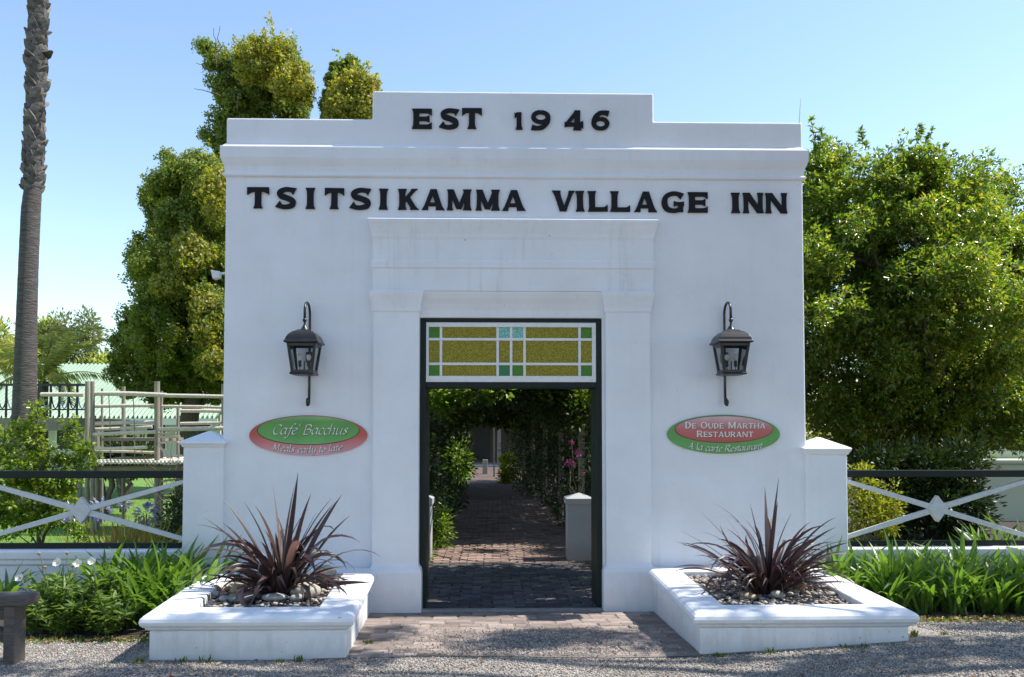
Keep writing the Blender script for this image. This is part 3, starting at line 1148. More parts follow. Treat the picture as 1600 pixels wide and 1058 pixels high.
# ------------------------------------------------------------------ leaves
def leaf_cloud(C, D, L, Wd, fold=.25, up=None):
    """folded diamond leaves: base point C, axis D (n,3), lengths, widths -> verts, tri faces"""
    n = len(C)
    D = D / (np.linalg.norm(D, axis=1, keepdims=True) + 1e-9)
    U = rng.normal(0, .55, (n, 3)) + np.array((0, 0, 1.0)) if up is None else up
    S = np.cross(D, U)
    S /= (np.linalg.norm(S, axis=1, keepdims=True) + 1e-9)
    Nn = np.cross(S, D)
    L = np.asarray(L)[:, None]
    Wd = np.asarray(Wd)[:, None]
    mid = C + D * L * .45
    V = np.stack((C, mid + S * Wd * .5 + Nn * Wd * fold, C + D * L - Nn * L * .08, mid - S * Wd * .5 + Nn * Wd * fold), 1)
    Fc = np.array([(0, 1, 2), (0, 2, 3)])[None] + (np.arange(n) * 4)[:, None, None]
    return V.reshape(-1, 3), Fc.reshape(-1, 3)


def rand_dirs(n):
    d = rng.normal(size=(n, 3))
    return d / np.linalg.norm(d, axis=1, keepdims=True)


def crown_points(blobs, clumps, per, rc, inner=.15, zmin=None):
    """leaf base points and outward directions for billowing clumps on ellipsoid blobs"""
    C, D = [], []
    wts = np.array([(b[3] * b[4] + b[3] * b[5] + b[4] * b[5]) for b in blobs])
    wts = wts / wts.sum()
    for b_, w in zip(blobs, wts):
        k = max(3, int(clumps * w))
        d = rand_dirs(k)
        rr = np.where(rng.random(k) < inner, rng.uniform(.3, .8, k), rng.uniform(.82, 1.02, k))[:, None]
        cc = np.array(b_[:3]) + d * np.array(b_[3:6]) * rr
        nn = max(4, per)
        dirs = rand_dirs(k * nn).reshape(k, nn, 3)
        out = d[:, None, :] * .55 + np.array((0, 0, .25))
        dd = dirs + out
        dd /= np.linalg.norm(dd, axis=2, keepdims=True)
        r3 = (rng.random((k, nn, 1)) ** .45) * rc * rng.uniform(.7, 1.3, (k, 1, 1))
        pp = cc[:, None, :] + dirs * r3 + d[:, None, :] * rc * .2
        C.append(pp.reshape(-1, 3))
        D.append(dd.reshape(-1, 3))
    C, D = np.concatenate(C), np.concatenate(D)
    if zmin is not None:
        ok = C[:, 2] > zmin
        C, D = C[ok], D[ok]
    return C, D


def billow(blobs, clumps, per, rc, inner=.2):
    """like crown_points, but the leaves shingle the surface of every clump: base, axis, leaf normal"""
    C, D, U = [], [], []
    wts = np.array([(b[3] * b[4] + b[3] * b[5] + b[4] * b[5]) for b in blobs])
    wts = wts / wts.sum()
    for b_, w in zip(blobs, wts):
        k = max(3, int(clumps * w))
        d = rand_dirs(k)
        rr = np.where(rng.random(k) < inner, rng.uniform(.3, .8, k), rng.uniform(.85, 1.05, k))[:, None]
        cc = np.array(b_[:3]) + d * np.array(b_[3:6]) * rr
        dirs = rand_dirs(k * per).reshape(k, per, 3) + d[:, None, :] * .35
        dirs /= np.linalg.norm(dirs, axis=2, keepdims=True)
        rad = rc * rng.uniform(.6, 1.35, (k, 1, 1))
        lump = 1 + .18 * np.sin(dirs[..., :1] * 7 + rng.uniform(0, 6, (k, 1, 1))) + .14 * np.sin(dirs[..., 2:] * 8 + rng.uniform(0, 6, (k, 1, 1)))
        pp = cc[:, None, :] + dirs * rad * lump * (rng.random((k, per, 1)) ** .22)
        ax = rng.normal(size=dirs.shape)
        ax -= (ax * dirs).sum(2, keepdims=True) * dirs * .7
        C.append(pp.reshape(-1, 3))
        D.append((ax + dirs * .25).reshape(-1, 3))
        U.append((dirs + rng.normal(0, .42, dirs.shape)).reshape(-1, 3))
        # loose sprays breaking the outline
        ks = max(2, k // 2)
        ds = rand_dirs(ks) + (0, 0, .25)
        cs = np.array(b_[:3]) + ds * np.array(b_[3:6])
        t_ = rng.uniform(-.3, 1.0, (ks, 26, 1)) * rc * rng.uniform(.5, 1.3, (ks, 1, 1))
        ps = cs[:, None, :] + ds[:, None, :] * t_ + rng.normal(0, .035, (ks, 26, 3))
        C.append(ps.reshape(-1, 3))
        D.append((ds[:, None, :] * .6 + rng.normal(0, .7, ps.shape)).reshape(-1, 3))
        U.append((rng.normal(0, .5, ps.shape) + (0, 0, .7)).reshape(-1, 3))
    return np.concatenate(C), np.concatenate(D), np.concatenate(U)


def crown(name, blobs, clumps, per, rc, ll, lw, mat, parent, inner=.15, zmin=None, rosette=0, kind=None):
    if rosette == -1:
        C, D, U = billow(blobs, clumps, per, rc, inner)
        n = len(C)
        V, Fc = leaf_cloud(C, D, rng.uniform(.7, 1.3, n) * ll, rng.uniform(.75, 1.25, n) * lw, .12, U)
        return link(name, np_mesh(name, V, Fc), mat, parent, kind)
    C, D = crown_points(blobs, clumps, per, rc, inner, zmin)
    if rosette:
        n = len(C)
        C = np.repeat(C, rosette, 0)
        A = np.repeat(D, rosette, 0)
        D = A * .6 + rng.normal(0, .75, A.shape)
        C = C + D * .01
    n = len(C)
    V, Fc = leaf_cloud(C, D, rng.uniform(.7, 1.3, n) * ll, rng.uniform(.75, 1.25, n) * lw)
    return link(name, np_mesh(name, V, Fc), mat, parent, kind)


def px_blobs(lst, Y, depth=.9):
    """blobs measured in photo pixels -> world ellipsoids about the plane y = Y"""
    o = []
    for e in lst:
        px, py, rx, ry = e[:4]
        dy = e[4] if len(e) > 4 else 0
        p = P(px, py, Y + dy)
        s = (Y + dy - CAM.y) / F
        o.append((p.x, p.y, p.z, rx * s, (rx + ry) / 2 * s * depth, ry * s))
    return o


def limb(mb, p0, p1, r0, r1, wob=.06, n=6, seg=7):
    p0, p1 = Vector(p0), Vector(p1)
    l = (p1 - p0).length
    pts, rr = [], []
    for i in range(seg):
        t = i / (seg - 1)
        w = Vector((random.gauss(0, 1), random.gauss(0, 1), random.gauss(0, .4))) * wob * l * .25 * math.sin(math.pi * t)
        pts.append(p0.lerp(p1, t) + w)
        rr.append(r0 + (r1 - r0) * t)
    mb.tube(pts, rr, n)
    return pts


def tree(name, label, loc, blobs, trunk_r, mat, clumps, per, rc, ll, lw, group=None, cat="tree", inner=.15, rosette=0, zmin=None, limbs=10, top=None, bark=None):
    t = thing(name, label, cat, loc, group)
    mb = MB()
    b0 = Vector(loc)
    zs_ = [b[2] for b in blobs]
    tp = Vector(top) if top else Vector((sum(b[0] for b in blobs) / len(blobs), sum(b[1] for b in blobs) / len(blobs), min(zs_) * .4 + max(zs_) * .6))
    pts = limb(mb, b0 - Vector((0, 0, .1)), tp, trunk_r, trunk_r * .3, .05, 10, 8)
    for b_ in random.sample(blobs, min(limbs, len(blobs))):
        s = pts[random.randint(2, 6)]
        limb(mb, s, b_[:3], trunk_r * .35, trunk_r * .07, .12, 6)
    mb.build("trunk", bark or M_TRUNK, t, smooth=True)
    crown("crown", blobs, clumps, per, rc, ll, lw, mat, t, inner, zmin, rosette)
    return t


# trees behind the gateway, left
L_YW = leaf_mat("yellowwood_leaves", [(.07, .12, .018), (.12, .18, .024), (.17, .22, .03), (.24, .25, .045)], rough=.5, trans=.4)
L_YW2 = leaf_mat("yellow_new_leaves", [(.13, .18, .025), (.21, .24, .03), (.29, .29, .045), (.32, .24, .06)], rough=.5, trans=.4)
L_DK = leaf_mat("dark_conifer_leaves", [(.018, .038, .012), (.03, .058, .015), (.05, .08, .018)], rough=.5, trans=.3)

A = [(218, 555, 36, 56), (196, 590, 20, 28), (230, 480, 30, 52), (238, 410, 26, 46), (250, 325, 22, 40), (262, 270, 7, 24), (243, 305, 14, 22), (270, 295, 30, 36, -1), (310, 300, 40, 52, -1), (345, 300, 22, 46, -1.5),
     (290, 365, 48, 55, -1), (335, 370, 34, 60, -1.5), (265, 430, 46, 55, -1.5), (318, 440, 46, 65, -1), (262, 515, 48, 65, -1.5), (310, 530, 48, 65, -1), (345, 500, 30, 75, -2), (250, 590, 52, 34, -.5), (310, 595, 55, 34, .5), (350, 560, 40, 60, 0), (380, 480, 50, 90, 0), (375, 350, 40, 80, 0)]
YA = 13.0
tree("yellowwood_tree", "tall billowing green conifer standing left of the gateway behind the pole frame", (PX(300, 700, YA), YA, .02), px_blobs(A, YA), .28, L_YW, 820, 300, .22, .072, .048,
     "trees behind the gateway", inner=.2, limbs=16, rosette=-1)
T = bpy.data.objects["yellowwood_tree"]
A2 = [(330, 510, 14, 34), (318, 480, 12, 20), (340, 560, 12, 24), (338, 300, 12, 30), (300, 395, 20, 20), (262, 440, 16, 20)]
crown("new_growth", px_blobs(A2, YA - 2.6), 60, 170, .24, .09, .055, L_YW2, T, rosette=-1)
Bb = [(330, 90, 20, 17), (342, 112, 18, 18), (358, 138, 20, 22), (400, 98, 28, 28), (432, 92, 26, 26), (452, 112, 20, 26), (420, 135, 42, 32), (458, 150, 18, 28), (390, 165, 34, 24), (442, 182, 36, 24), (338, 188, 9, 12), (331, 212, 8, 12), (348, 208, 9, 14), (350, 240, 6, 13), (370, 185, 18, 16), (395, 225, 40, 40), (420, 300, 70, 60), (430, 400, 70, 70)]
YB = 16.0
tree("yellowwood_tree", "tallest tree crown rising above the left shoulder of the parapet", (PX(420, 700, YB), YB, .02), px_blobs(Bb, YB), .3, L_YW, 520, 300, .23, .08, .052, "trees behind the gateway", inner=.2, limbs=14, rosette=-1)
T = [o for o in bpy.data.objects if o.name.startswith("yellowwood_tree.001")][0]
crown("new_growth", px_blobs([(400, 78, 22, 20), (428, 72, 18, 20), (395, 100, 24, 20), (470, 130, 12, 26), (448, 120, 16, 24)], YB - 1.6), 50, 170, .28, .10, .06, L_YW2, T, rosette=-1)
mb = MB()
for a_, b_ in (((338, 100), (334, 44)), ((338, 100), (344, 40)), ((345, 150), (303, 138)), ((330, 110), (306, 98)), ((440, 150), (398, 120)), ((370, 170), (385, 110))):
    limb(mb, P(a_[0], a_[1], YB - .8), P(b_[0], b_[1], YB - .8), .02, .006, .25, 5)
mb.build("bare_twig", M_TRUNK, T)
Cb = [(541, 112, 19, 18), (524, 137, 14, 20), (513, 168, 9, 22), (552, 132, 24, 20), (558, 160, 26, 26), (540, 178, 26, 24), (550, 240, 40, 50), (560, 330, 60, 60)]
YC = 15.0
tree("yellowwood_tree", "small rounded yellow green tree top just left of the raised centre of the parapet", (PX(550, 700, YC), YC, .02), px_blobs(Cb, YC), .22, L_YW, 240, 300, .22, .08, .052, "trees behind the gateway", inner=.2, rosette=-1)
T = [o for o in bpy.data.objects if o.name.startswith("yellowwood_tree.002")][0]
crown("new_growth", px_blobs([(560, 135, 24, 20), (545, 160, 26, 26), (572, 160, 16, 26), (540, 178, 26, 12)], YC - 1.2), 50, 170, .26, .10, .06, L_YW2, T, rosette=-1)

# big glossy tree right
L_GL = leaf_mat("glossy_tree_leaves", [(.06, .12, .018), (.095, .17, .022), (.135, .215, .028), (.19, .25, .035), (.29, .25, .04)], rough=.27, trans=.42, spec=.9)
Dd = [(1320, 400, 60, 110, .4), (1420, 400, 80, 120, .4), (1540, 420, 90, 110, .4), (1620, 440, 60, 100, .4), (1340, 600, 80, 100, .3), (1460, 600, 90, 90, .3), (1580, 590, 80, 70, .3), (1210, 440, 60, 130, .6), (1200, 600, 60, 90, .8)]
top_of = lambda px: np.interp(px, [1255, 1290, 1340, 1400, 1440, 1480, 1550, 1610], [232, 240, 225, 222, 215, 255, 250, 278])
low_of = lambda px: np.interp(px, [1255, 1330, 1500, 1530, 1610], [760, 755, 735, 690, 680])
Dd += [(1275, 262, 24, 26, -.6), (1268, 300, 24, 30, -.8), (1285, 330, 26, 30, -1.0), (1265, 370, 24, 34, -1.0), (1280, 420, 26, 34, -1.2), (1270, 470, 24, 32, -1.2), (1290, 505, 28, 30, -1.4), (1275, 550, 26, 34, -1.0), (1300, 250, 24, 22, -.5), (1430, 520, 34, 30, -1.4), (1475, 545, 34, 28, -1.3), (1510, 500, 32, 30, -1.5), (1400, 565, 32, 28, -1.2), (1460, 480, 30, 28, -1.6), (1550, 560, 34, 30, -1.2), (1590, 520, 32, 30, -1.3), (1440, 600, 34, 26, -1.0), (1520, 610, 36, 26, -.9), (1590, 620, 34, 24, -.7), (1370, 520, 30, 28, -1.5)]
for i in range(160):
    px = random.uniform(1262, 1625)
    t_ = random.random()
    r_ = random.uniform(15, 30)
    py = (top_of(px) + r_ * .7) * (1 - t_) + low_of(px) * t_
    Dd.append((px, py, r_, r_ * random.uniform(.7, 1.0), random.uniform(-1.7, .2) * (.35 + math.sin(math.pi * min(1, t_ * 1.1 + .05)))))
YD = 4.6
gt = tree("glossy_evergreen_tree", "large dense glossy leaved tree filling the right side behind the fence", (PX(1470, 700, YD), YD, .02), px_blobs(Dd, YD), .2, L_GL, 4600, 11, .19, .068, .030, cat="tree", inner=.3, rosette=6, limbs=34, top=P(1450, 400, YD))
# a free shoot at the corner of the parapet
C, D = [], []
mb = MB()
for tip, base in ((P(1268, 188, 3.3), P(1275, 250, 3.4)), (P(1284, 205, 3.3), P(1280, 250, 3.4)), (P(1440, 196, 4.2), P(1432, 225, 4.3)), (P(1456, 205, 4.2), P(1440, 235, 4.3)), (P(1345, 205, 3.8), P(1352, 235, 3.9))):
    q = limb(mb, base, tip, .008, .003, .1, 5)
    for p in q[1:]:
        for k in range(9):
            C.append(p)
            D.append(np.array(rand_dirs(1)[0]) + (0, 0, .5))
    mb.build("shoot", M_TRUNK, gt)
    mb = MB()
V, Fc = leaf_cloud(np.array(C, float), np.array(D), rng.uniform(.06, .1, len(C)), rng.uniform(.03, .042, len(C)))
link("shoot_leaves", np_mesh("shoot_leaves", V, Fc), L_GL, gt)

# yellow-green bush behind the right fence, darker undergrowth beside it
L_YG = leaf_mat("yellow_green_leaves", [(.10, .14, .012), (.16, .19, .018), (.22, .22, .025)], rough=.45, trans=.4)
YE = .75
tree("golden_bush", "golden yellow green bush behind the left end of the right hand fence", (PX(1360, 860, YE), YE, .03), px_blobs([(1345, 770, 26, 40), (1350, 800, 34, 30), (1375, 800, 30, 30), (1335, 820, 26, 26), (1400, 780, 18, 20)], YE), .02, L_YG, 70, 26, .08, .05, .026, cat="bush", limbs=5)

tree("dark_undergrowth_shrub", "dark dense shrub under the glossy tree behind the right fence", (PX(1450, 860, 2.0), 2.0, .03), px_blobs([(1400, 800, 50, 60), (1460, 790, 56, 66), (1510, 800, 30, 56), (1380, 740, 40, 40), (1440, 735, 50, 36), (1500, 730, 30, 36)], 2.0), .03,
     leaf_mat("dark_shrub_leaves", [(.02, .04, .010), (.035, .06, .012)], rough=.45, trans=.2), 420, 26, .13, .075, .035, cat="shrub", inner=.4, limbs=6)

# a shade tree standing on the drive, outside the picture on the right
L_SH = leaf_mat("shade_tree_leaves", [(.03, .06, .012), (.05, .085, .014)], rough=.45, trans=.3)

# ------------------------------------------------------------------ fast shapes used by the plants
def blade_mesh(name, L, w, bend, mat, n=7, fold=.22, twist=0., tipw=.05, droop=0.):
    """a strap leaf growing from the origin, leaning towards +x as it rises"""
    V, Fc = [], []
    x = z_ = 0.
    ang = 0.
    for i in range(n + 1):
        t = i / n
        ww = w * (.55 + .45 * min(1, t * 4)) * (1 - max(0, (t - .55) / .45) ** 1.6) + w * tipw * (1 - t)
        tw = twist * t
        ca, sa = math.cos(ang), math.sin(ang)
        nx, nz = -ca, sa          # normal in the xz plane
        for s in (-1, 0, 1):
            off = abs(s) * ww * fold
            yv = s * ww * .5 * math.cos(tw)
            ev = s * ww * .5 * math.sin(tw)
            V.append((x + nx * (off + ev), yv, z_ + nz * (off + ev)))
        ds = L / n
        ang += bend / n * (0.35 + 1.3 * t) + droop * (t > .6) / n
        x += math.sin(ang) * ds
        z_ += math.cos(ang) * ds
    for i in range(n):
        for s in (0, 1):
            a = i * 3 + s
            Fc.append((a, a + 1, a + 4, a + 3))
    me = np_mesh(name, V, Fc, True)
    me.materials.append(mat)
    return me


def blade_obj(name, me, loc, tilt, az, roll, sc, parent):
    o = bpy.data.objects.new(name, me)
    COL.objects.link(o)
    if parent is not None:
        o.parent = parent
    o.location = loc
    o.rotation_euler = Euler((roll, tilt, az), 'XYZ')
    o.scale = (sc, sc, sc)
    return o


# flax
M_FLAX = leaf_mat("bronze_flax", [(.026, .016, .019), (.038, .023, .026), (.054, .034, .036), (.11, .074, .072)], rough=.4, trans=.12, spec=.5, tcol=(1.9, 1.3, 1.4))
M_FLAXT = leaf_mat("bronze_flax_pale", [(.15, .095, .085), (.23, .16, .14)], rough=.42, trans=.14, spec=.5, tcol=(2.2, 1.6, 1.4))


def flax(px, py, Y, label, specs, wide, n, group):
    base = P(px, py, Y)
    base.z = ZT - .05
    t = thing("flax_plant", label, "flax", base, group)
    vars_ = []
    for k in range(20):
        mt = M_FLAXT if k % 8 == 5 else M_FLAX
        vars_.append((blade_mesh("leaf", random.uniform(.58, .95), wide * random.uniform(.8, 1.2), (random.uniform(.3, 1.0), random.uniform(1.1, 2.0), random.uniform(2.0, 3.4), random.uniform(1.8, 2.8), random.uniform(.8, 1.7))[k % 5], mt, 10, .2, random.uniform(-1.2, 1.2)), (0, 1, 2, 2, 1)[k % 5]))
    for i in range(n):
        az = i * 2.39996 + random.uniform(-.9, .9)
        u = min(1, max(.02, (i + .5) / n + random.gauss(0, .12)))
        me, kind = random.choice(vars_)
        tilt = .05 + (1.05 if kind == 0 else .7 if kind == 1 else .45) * u ** .9 + random.gauss(0, .2)
        sc = random.uniform(.62, 1.05) * (1.02 - .12 * u)
        r_ = .13 * math.sqrt(u)
        blade_obj("leaf", me, (math.cos(az) * r_, math.sin(az) * r_, random.uniform(-.02, .01)), tilt, az, random.gauss(0, .4), sc, t)
    for dpx, dpy, l_, w_, bend, pale in specs:
        # the leaves that stand out of the crowd
        tip = P(px + dpx, py + dpy, Y + random.uniform(-.15, .1))
        d = tip - base
        az = math.atan2(d.y, d.x)
        tl = math.atan2(math.hypot(d.x, d.y), d.z) - bend * .45
        me = blade_mesh("leaf", d.length * 1.04, w_, bend, M_FLAXT if pale else M_FLAX, 10, .18, random.uniform(-.5, .5))
        blade_obj("leaf", me, (0, 0, 0), tl, az, 0, 1, t)
    return t


flax(440, 908, -1.0, "bronze flax with broad arching leaves in the left planter",
     [(-15, -150, 0, .055, .1, 1), (22, -150, 0, .05, .15, 0), (-45, -115, 0, .045, .5, 1), (82, -118, 0, .06, .25, 0), (80, -125, 0, .05, .4, 0), (-120, -95, 0, .05, .3, 0), (-122, -55, 0, .04, .2, 1), (-110, -45, 0, .045, .35, 0),
      (100, -35, 0, .05, 1.4, 0), (95, -70, 0, .05, .9, 0), (55, -105, 0, .04, .2, 0), (-90, -125, 0, .035, .2, 0), (-60, -120, 0, .04, .3, 0), (65, -60, 0, .055, .3, 1), (-78, -8, 0, .05, 1.5, 0), (-45, 6, 0, .05, 1.5, 0), (32, 4, 0, .05, 1.9, 0), (-95, -5, 0, .05, 1.2, 1)],
     .044, 108, "bronze flax plants in the planters")
flax(1200, 908, -1.0, "bronze flax with many narrow leaves in the right planter",
     [(17, -158, 0, .04, .05, 0), (15, -120, 0, .055, .05, 0), (-5, -143, 0, .03, .1, 1), (-28, -118, 0, .026, .05, 0), (38, -103, 0, .035, .3, 0), (-135, -75, 0, .03, .25, 0), (-145, -58, 0, .032, .35, 1), (-105, -105, 0, .024, .2, 1), (85, -45, 0, .035, 1.3, 0), (115, -10, 0, .03, 1.3, 0), (108, -2, 0, .05, .6, 0),
      (-110, -20, 0, .03, 1.5, 0), (60, -80, 0, .03, .3, 0), (-60, -95, 0, .035, 1.0, 0), (-45, -100, 0, .03, .8, 0), (8, 15, 0, .06, 1.7, 1), (22, 12, 0, .05, 2.0, 1), (38, 10, 0, .035, 2.1, 0)],
     .029, 150, "bronze flax plants in the planters")

# strap-leaved clumps in the beds
M_AGA = leaf_mat("agapanthus_leaves", [(.045, .10, .018), (.07, .145, .025), (.10, .185, .035), (.18, .23, .07)], rough=.36, trans=.42, spec=.55)
AGV = [blade_mesh("leaf", random.uniform(.38, .52), random.uniform(.026, .038), random.uniform(.3, 1.7), M_AGA, 6, .16, random.uniform(-.4, .4)) for k in range(14)]


def clump(x, y, n, sc, label, group):
    t = thing("agapanthus_clump", label, "plant", (x, y, gz(x, y) + .04), group)
    for i in range(n):
        az = i * 2.39996 + random.uniform(-.4, .4)
        u = (i + .5) / n
        blade_obj("leaf", random.choice(AGV), (random.gauss(0, .05), random.gauss(0, .05), 0), (.03 + .62 * u + random.gauss(0, .09)), az, random.gauss(0, .2), sc * random.uniform(.8, 1.15), t)
    return t


GA = "strap leaved clumps in the left bed"
GB = "strap leaved clumps in the right bed"
ORD = ["nearest", "second", "third", "fourth", "fifth", "sixth", "seventh", "eighth", "ninth"]
for row, (y, xs_row, sc_) in enumerate(((-.22, (-2.62, -2.9, -3.18, -3.46), 1.4), (-.55, (-2.66, -2.92, -3.2), 1.35), (-.86, (-2.72, -2.98), 1.1))):
    for k, x in enumerate(xs_row):
        clump(x, y, 44, sc_ * random.uniform(.93, 1.05), "strap leaved clump in the %s row of the left bed, %s to the planter" % (("back", "middle", "front")[row], ORD[k]), GA)
for row, (y, x0_, n_, sc_) in enumerate(((-.13, 2.82, 8, 1.3), (-.40, 2.94, 8, 1.2), (-.66, 3.14, 7, 1.05))):
    for k in range(n_):
        clump(x0_ + .25 * k + random.gauss(0, .03), y + random.gauss(0, .03), 38, sc_ * random.uniform(.9, 1.08), "strap leaved clump in the %s row of the right bed, %s to the planter" % (("back", "middle", "front")[row], ORD[k]), GB)
clump(-4.35, -.35, 26, 1.1, "strap leaved clump behind the bench at the left edge", GA)
clump(-3.85, -.25, 16, .9, "small strap leaved clump against the low wall behind the daisies", GA)
for i, (px, Y, w_) in enumerate(((1545, 1.1, "leftmost of three"), (1570, .9, "middle of three"), (1600, 1.0, "rightmost of three"))):
    clump(PX(px, 850, Y), Y, 30, 1.6, "strap leaved clump behind the right fence by the pale wall, " + w_, GB)

# daisy plants
M_DAISYL = leaf_mat("daisy_leaves", [(.085, .15, .03), (.12, .2, .045), (.18, .25, .07)], rough=.5, trans=.35)
M_PETAL = simple("white_petal", (.82, .82, .80), (.75, .75, .72), rough=.6)
M_DISC = simple("daisy_centre", (.45, .33, .05), (.4, .25, .05), rough=.8)
M_DRY = simple("dry_flower", (.30, .2, .11), (.2, .12, .07), rough=.9)
M_STEM = simple("green_stem", (.10, .15, .04), (.14, .16, .06), rough=.7)


def daisy(x, y, label, flowers, nst=14, h=.36):
    b0 = Vector((x, y, gz(x, y) + .03))
    t = thing("daisy_plant", label, "plant", b0, "white daisy plants in the left bed")
    mb = MB()
    C, D = [], []
    for i in range(nst):
        tip = b0 + Vector((random.gauss(0, .13), random.gauss(0, .10), h * random.uniform(.5, 1.1)))
        q = limb(mb, b0 + Vector((random.gauss(0, .04), random.gauss(0, .04), 0)), tip, .004, .0025, .15, 4)
        for k in range(1, 7):
            for s in range(7):
                C.append(q[k] + Vector((random.gauss(0, .006),) * 3))
                D.append(np.array((random.gauss(0, 1), random.gauss(0, 1), random.uniform(.0, .9))))
    V, Fc = leaf_cloud(np.array(C, float), np.array(D), rng.uniform(.06, .11, len(C)), rng.uniform(.018, .03, len(C)))
    for px, py, kind in flowers:
        f0 = P(px, py, y)
        limb(mb, b0 + Vector((random.gauss(0, .05), 0, .1)), f0, .004, .0025, .12, 4)
        fm = MB()
        if kind == 'w':
            for k in range(11):
                a = k * 2 * math.pi / 11
                l = random.uniform(.030, .042)
                u = Vector((math.cos(a), -.35 + math.sin(a) * .35, math.sin(a) * .8 + .15))
                s = Vector((-math.sin(a), 0, math.cos(a))) * .009
                p1 = f0 + u * l * .25
                fm.add([p1 - s * .5, p1 + s * .5, f0 + u * l * .8 + s, f0 + u * l, f0 + u * l * .8 - s], [(0, 1, 2, 3, 4)])
            fo = fm.build("flower", M_PETAL, t)
            dm = MB()
            dm.lathe(f0.x, f0.y - .004, [(.002, f0.z - .006), (.010, f0.z), (.002, f0.z + .007)], 8)
            dm.build("flower_centre", M_DISC, fo)
        else:
            fm.lathe(f0.x, f0.y, [(.004, f0.z - .012), (.014, f0.z - .004), (.015, f0.z + .004), (.004, f0.z + .010)], 9)
            fm.build("seed_head", M_DRY, t)
    mb.build("stem", M_STEM, t)
    link("foliage", np_mesh("foliage", V, Fc), M_DAISYL, t)


daisy(PX(75, 980, -.95), -.95, "daisy plant with a small white flower nearest the bench", [(31, 903, 'w'), (61, 865, 'd'), (70, 886, 'd')], 17, .34)
daisy(PX(115, 985, -1.0), -1.0, "daisy plant with the two largest white flowers", [(90, 879, 'w'), (122, 880, 'w'), (105, 864, 'd'), (113, 884, 'd')], 20, .38)
daisy(PX(150, 985, -.95), -.95, "daisy plant with one small white flower beside the strap leaved clumps", [(144, 877, 'w')], 20, .42)
daisy(PX(95, 985, -1.1), -1.1, "low daisy plant without flowers at the front edge of the bed", [], 14, .24)
daisy(PX(165, 990, -1.12), -1.12, "low leafy daisy plant beside the brown gap at the bed edge", [], 16, .26)
daisy(PX(55, 985, -1.05), -1.05, "low daisy plant without flowers close to the bench leg", [], 12, .22)

# weeds at the foot of the planters, litter of dry leaves, grass wisps
M_WEED = leaf_mat("weed_leaves", [(.05, .09, .016), (.08, .12, .022), (.16, .16, .05)], rough=.6, trans=.3)


def weed(x, y, label, n=26, l=.05, w=.012, spread=.05, z=None):
    z_ = gz(x, y) if z is None else z
    C = np.array((x, y, z_)) + np.stack((rng.normal(0, spread, n), rng.normal(0, spread * .4, n), np.zeros(n)), 1)
    D = rng.normal(0, .5, (n, 3)) + np.array((0, 0, 1.1))
    V, Fc = leaf_cloud(C, D, rng.uniform(.5, 1.2, n) * l, np.full(n, w))
    o = link("weed", np_mesh("weed", V, Fc), M_WEED)
    return tag(o, label, "weed", "weeds at the planter foot and in the gravel")


WD = [(216, 1026, "weed tuft at the left front corner of the left planter"), (285, 1028, "small weed at the foot of the left planter front, left of its middle"), (323, 1027, "tiny weed at the foot of the left planter front near its middle"),
      (440, 1026, "leafy weed at the foot of the left planter front, right of its middle"), (465, 1024, "second leafy weed at the foot of the left planter front near its right corner"), (575, 1003, "weed tuft on the bricks beside the left planter"),
      (1125, 1019, "weed tuft at the left front corner of the right planter"), (1205, 1012, "low weed at the foot of the right planter front"), (1320, 1003, "grass tuft at the foot of the right planter front"), (1345, 1000, "grass tuft near the right front corner of the right planter"),
      (1425, 1005, "grass wisp in the gravel by the right corner of the right planter"), (1470, 995, "grass wisp in the gravel right of the right planter")]
for px, py, lb in WD:
    Y = YF - .07 if px not in (575,) else -1.45
    Y = -1.75 if px in (1425, 1470) else Y
    weed(PX(px, py, Y), Y, lb, random.randint(9, 20), random.uniform(.03, .055), .014, .022)
o = weed(PX(800, 142, .1), .1, "tiny dry yellow weed on top of the raised parapet", 14, .05, .012, .012, zPed - .005)
o["group"] = ""
del o["group"]
o = weed(PX(1252, 830, -.3), -.25, "slender green shoot growing behind the right flax at the pier", 40, .06, .01, .01, ZT)
V0 = np.array([v.co[:] for v in o.data.vertices])
V0 = V0.reshape(-1, 4, 3) + np.linspace(0, .22, 40)[:, None, None] * np.array((-.1, 0, 1))
o.data.vertices.foreach_set("co", V0.reshape(-1).astype(np.float32))
o["group"] = ""
del o["group"]

M_LITTER = pebble_mat("dry_leaf_litter", [(0, (.16, .07, .035)), (.4, (.28, .14, .07)), (.7, (.38, .25, .14)), (1, (.45, .36, .22))])
C, D = [], []
for i in range(1050):
    k = random.random()
    if k < .52:
        x, y = random.uniform(2.95, 4.7), random.gauss(-.98, .10)
    elif k < .74:
        x, y = random.uniform(-4.2, -2.45), random.gauss(-1.25, .07)
    else:
        x, y = random.uniform(-4, 4.2), random.uniform(-3, -1.98)
    C.append((x, y, gz(x, y) + random.uniform(.008, .03)))
    D.append((random.gauss(0, 1), random.gauss(0, 1), random.gauss(0, .15)))
V, Fc = leaf_cloud(np.array(C), np.array(D), rng.uniform(.02, .05, len(C)), rng.uniform(.012, .024, len(C)))
o = link("leaf_litter", np_mesh("leaf_litter", V, Fc), M_LITTER, None, "stuff")
o["label"] = "dry brown leaves lying along the bed edges"

# sparse grass at the bed edges
def grass_strip(name, fx, n, l, mat, label):
    C = np.array([fx() for _ in range(n)])
    D = rng.normal(0, .45, (n, 3)) + np.array((0, 0, 1.0))
    V, Fc = leaf_cloud(C, D, rng.uniform(.5, 1.3, n) * l, np.full(n, .006))
    o = link(name, np_mesh(name, V, Fc), mat, None, "stuff")
    o["label"] = label


M_GRASS = leaf_mat("grass_blades", [(.11, .2, .025), (.16, .26, .04), (.25, .30, .07)], rough=.6, trans=.35)


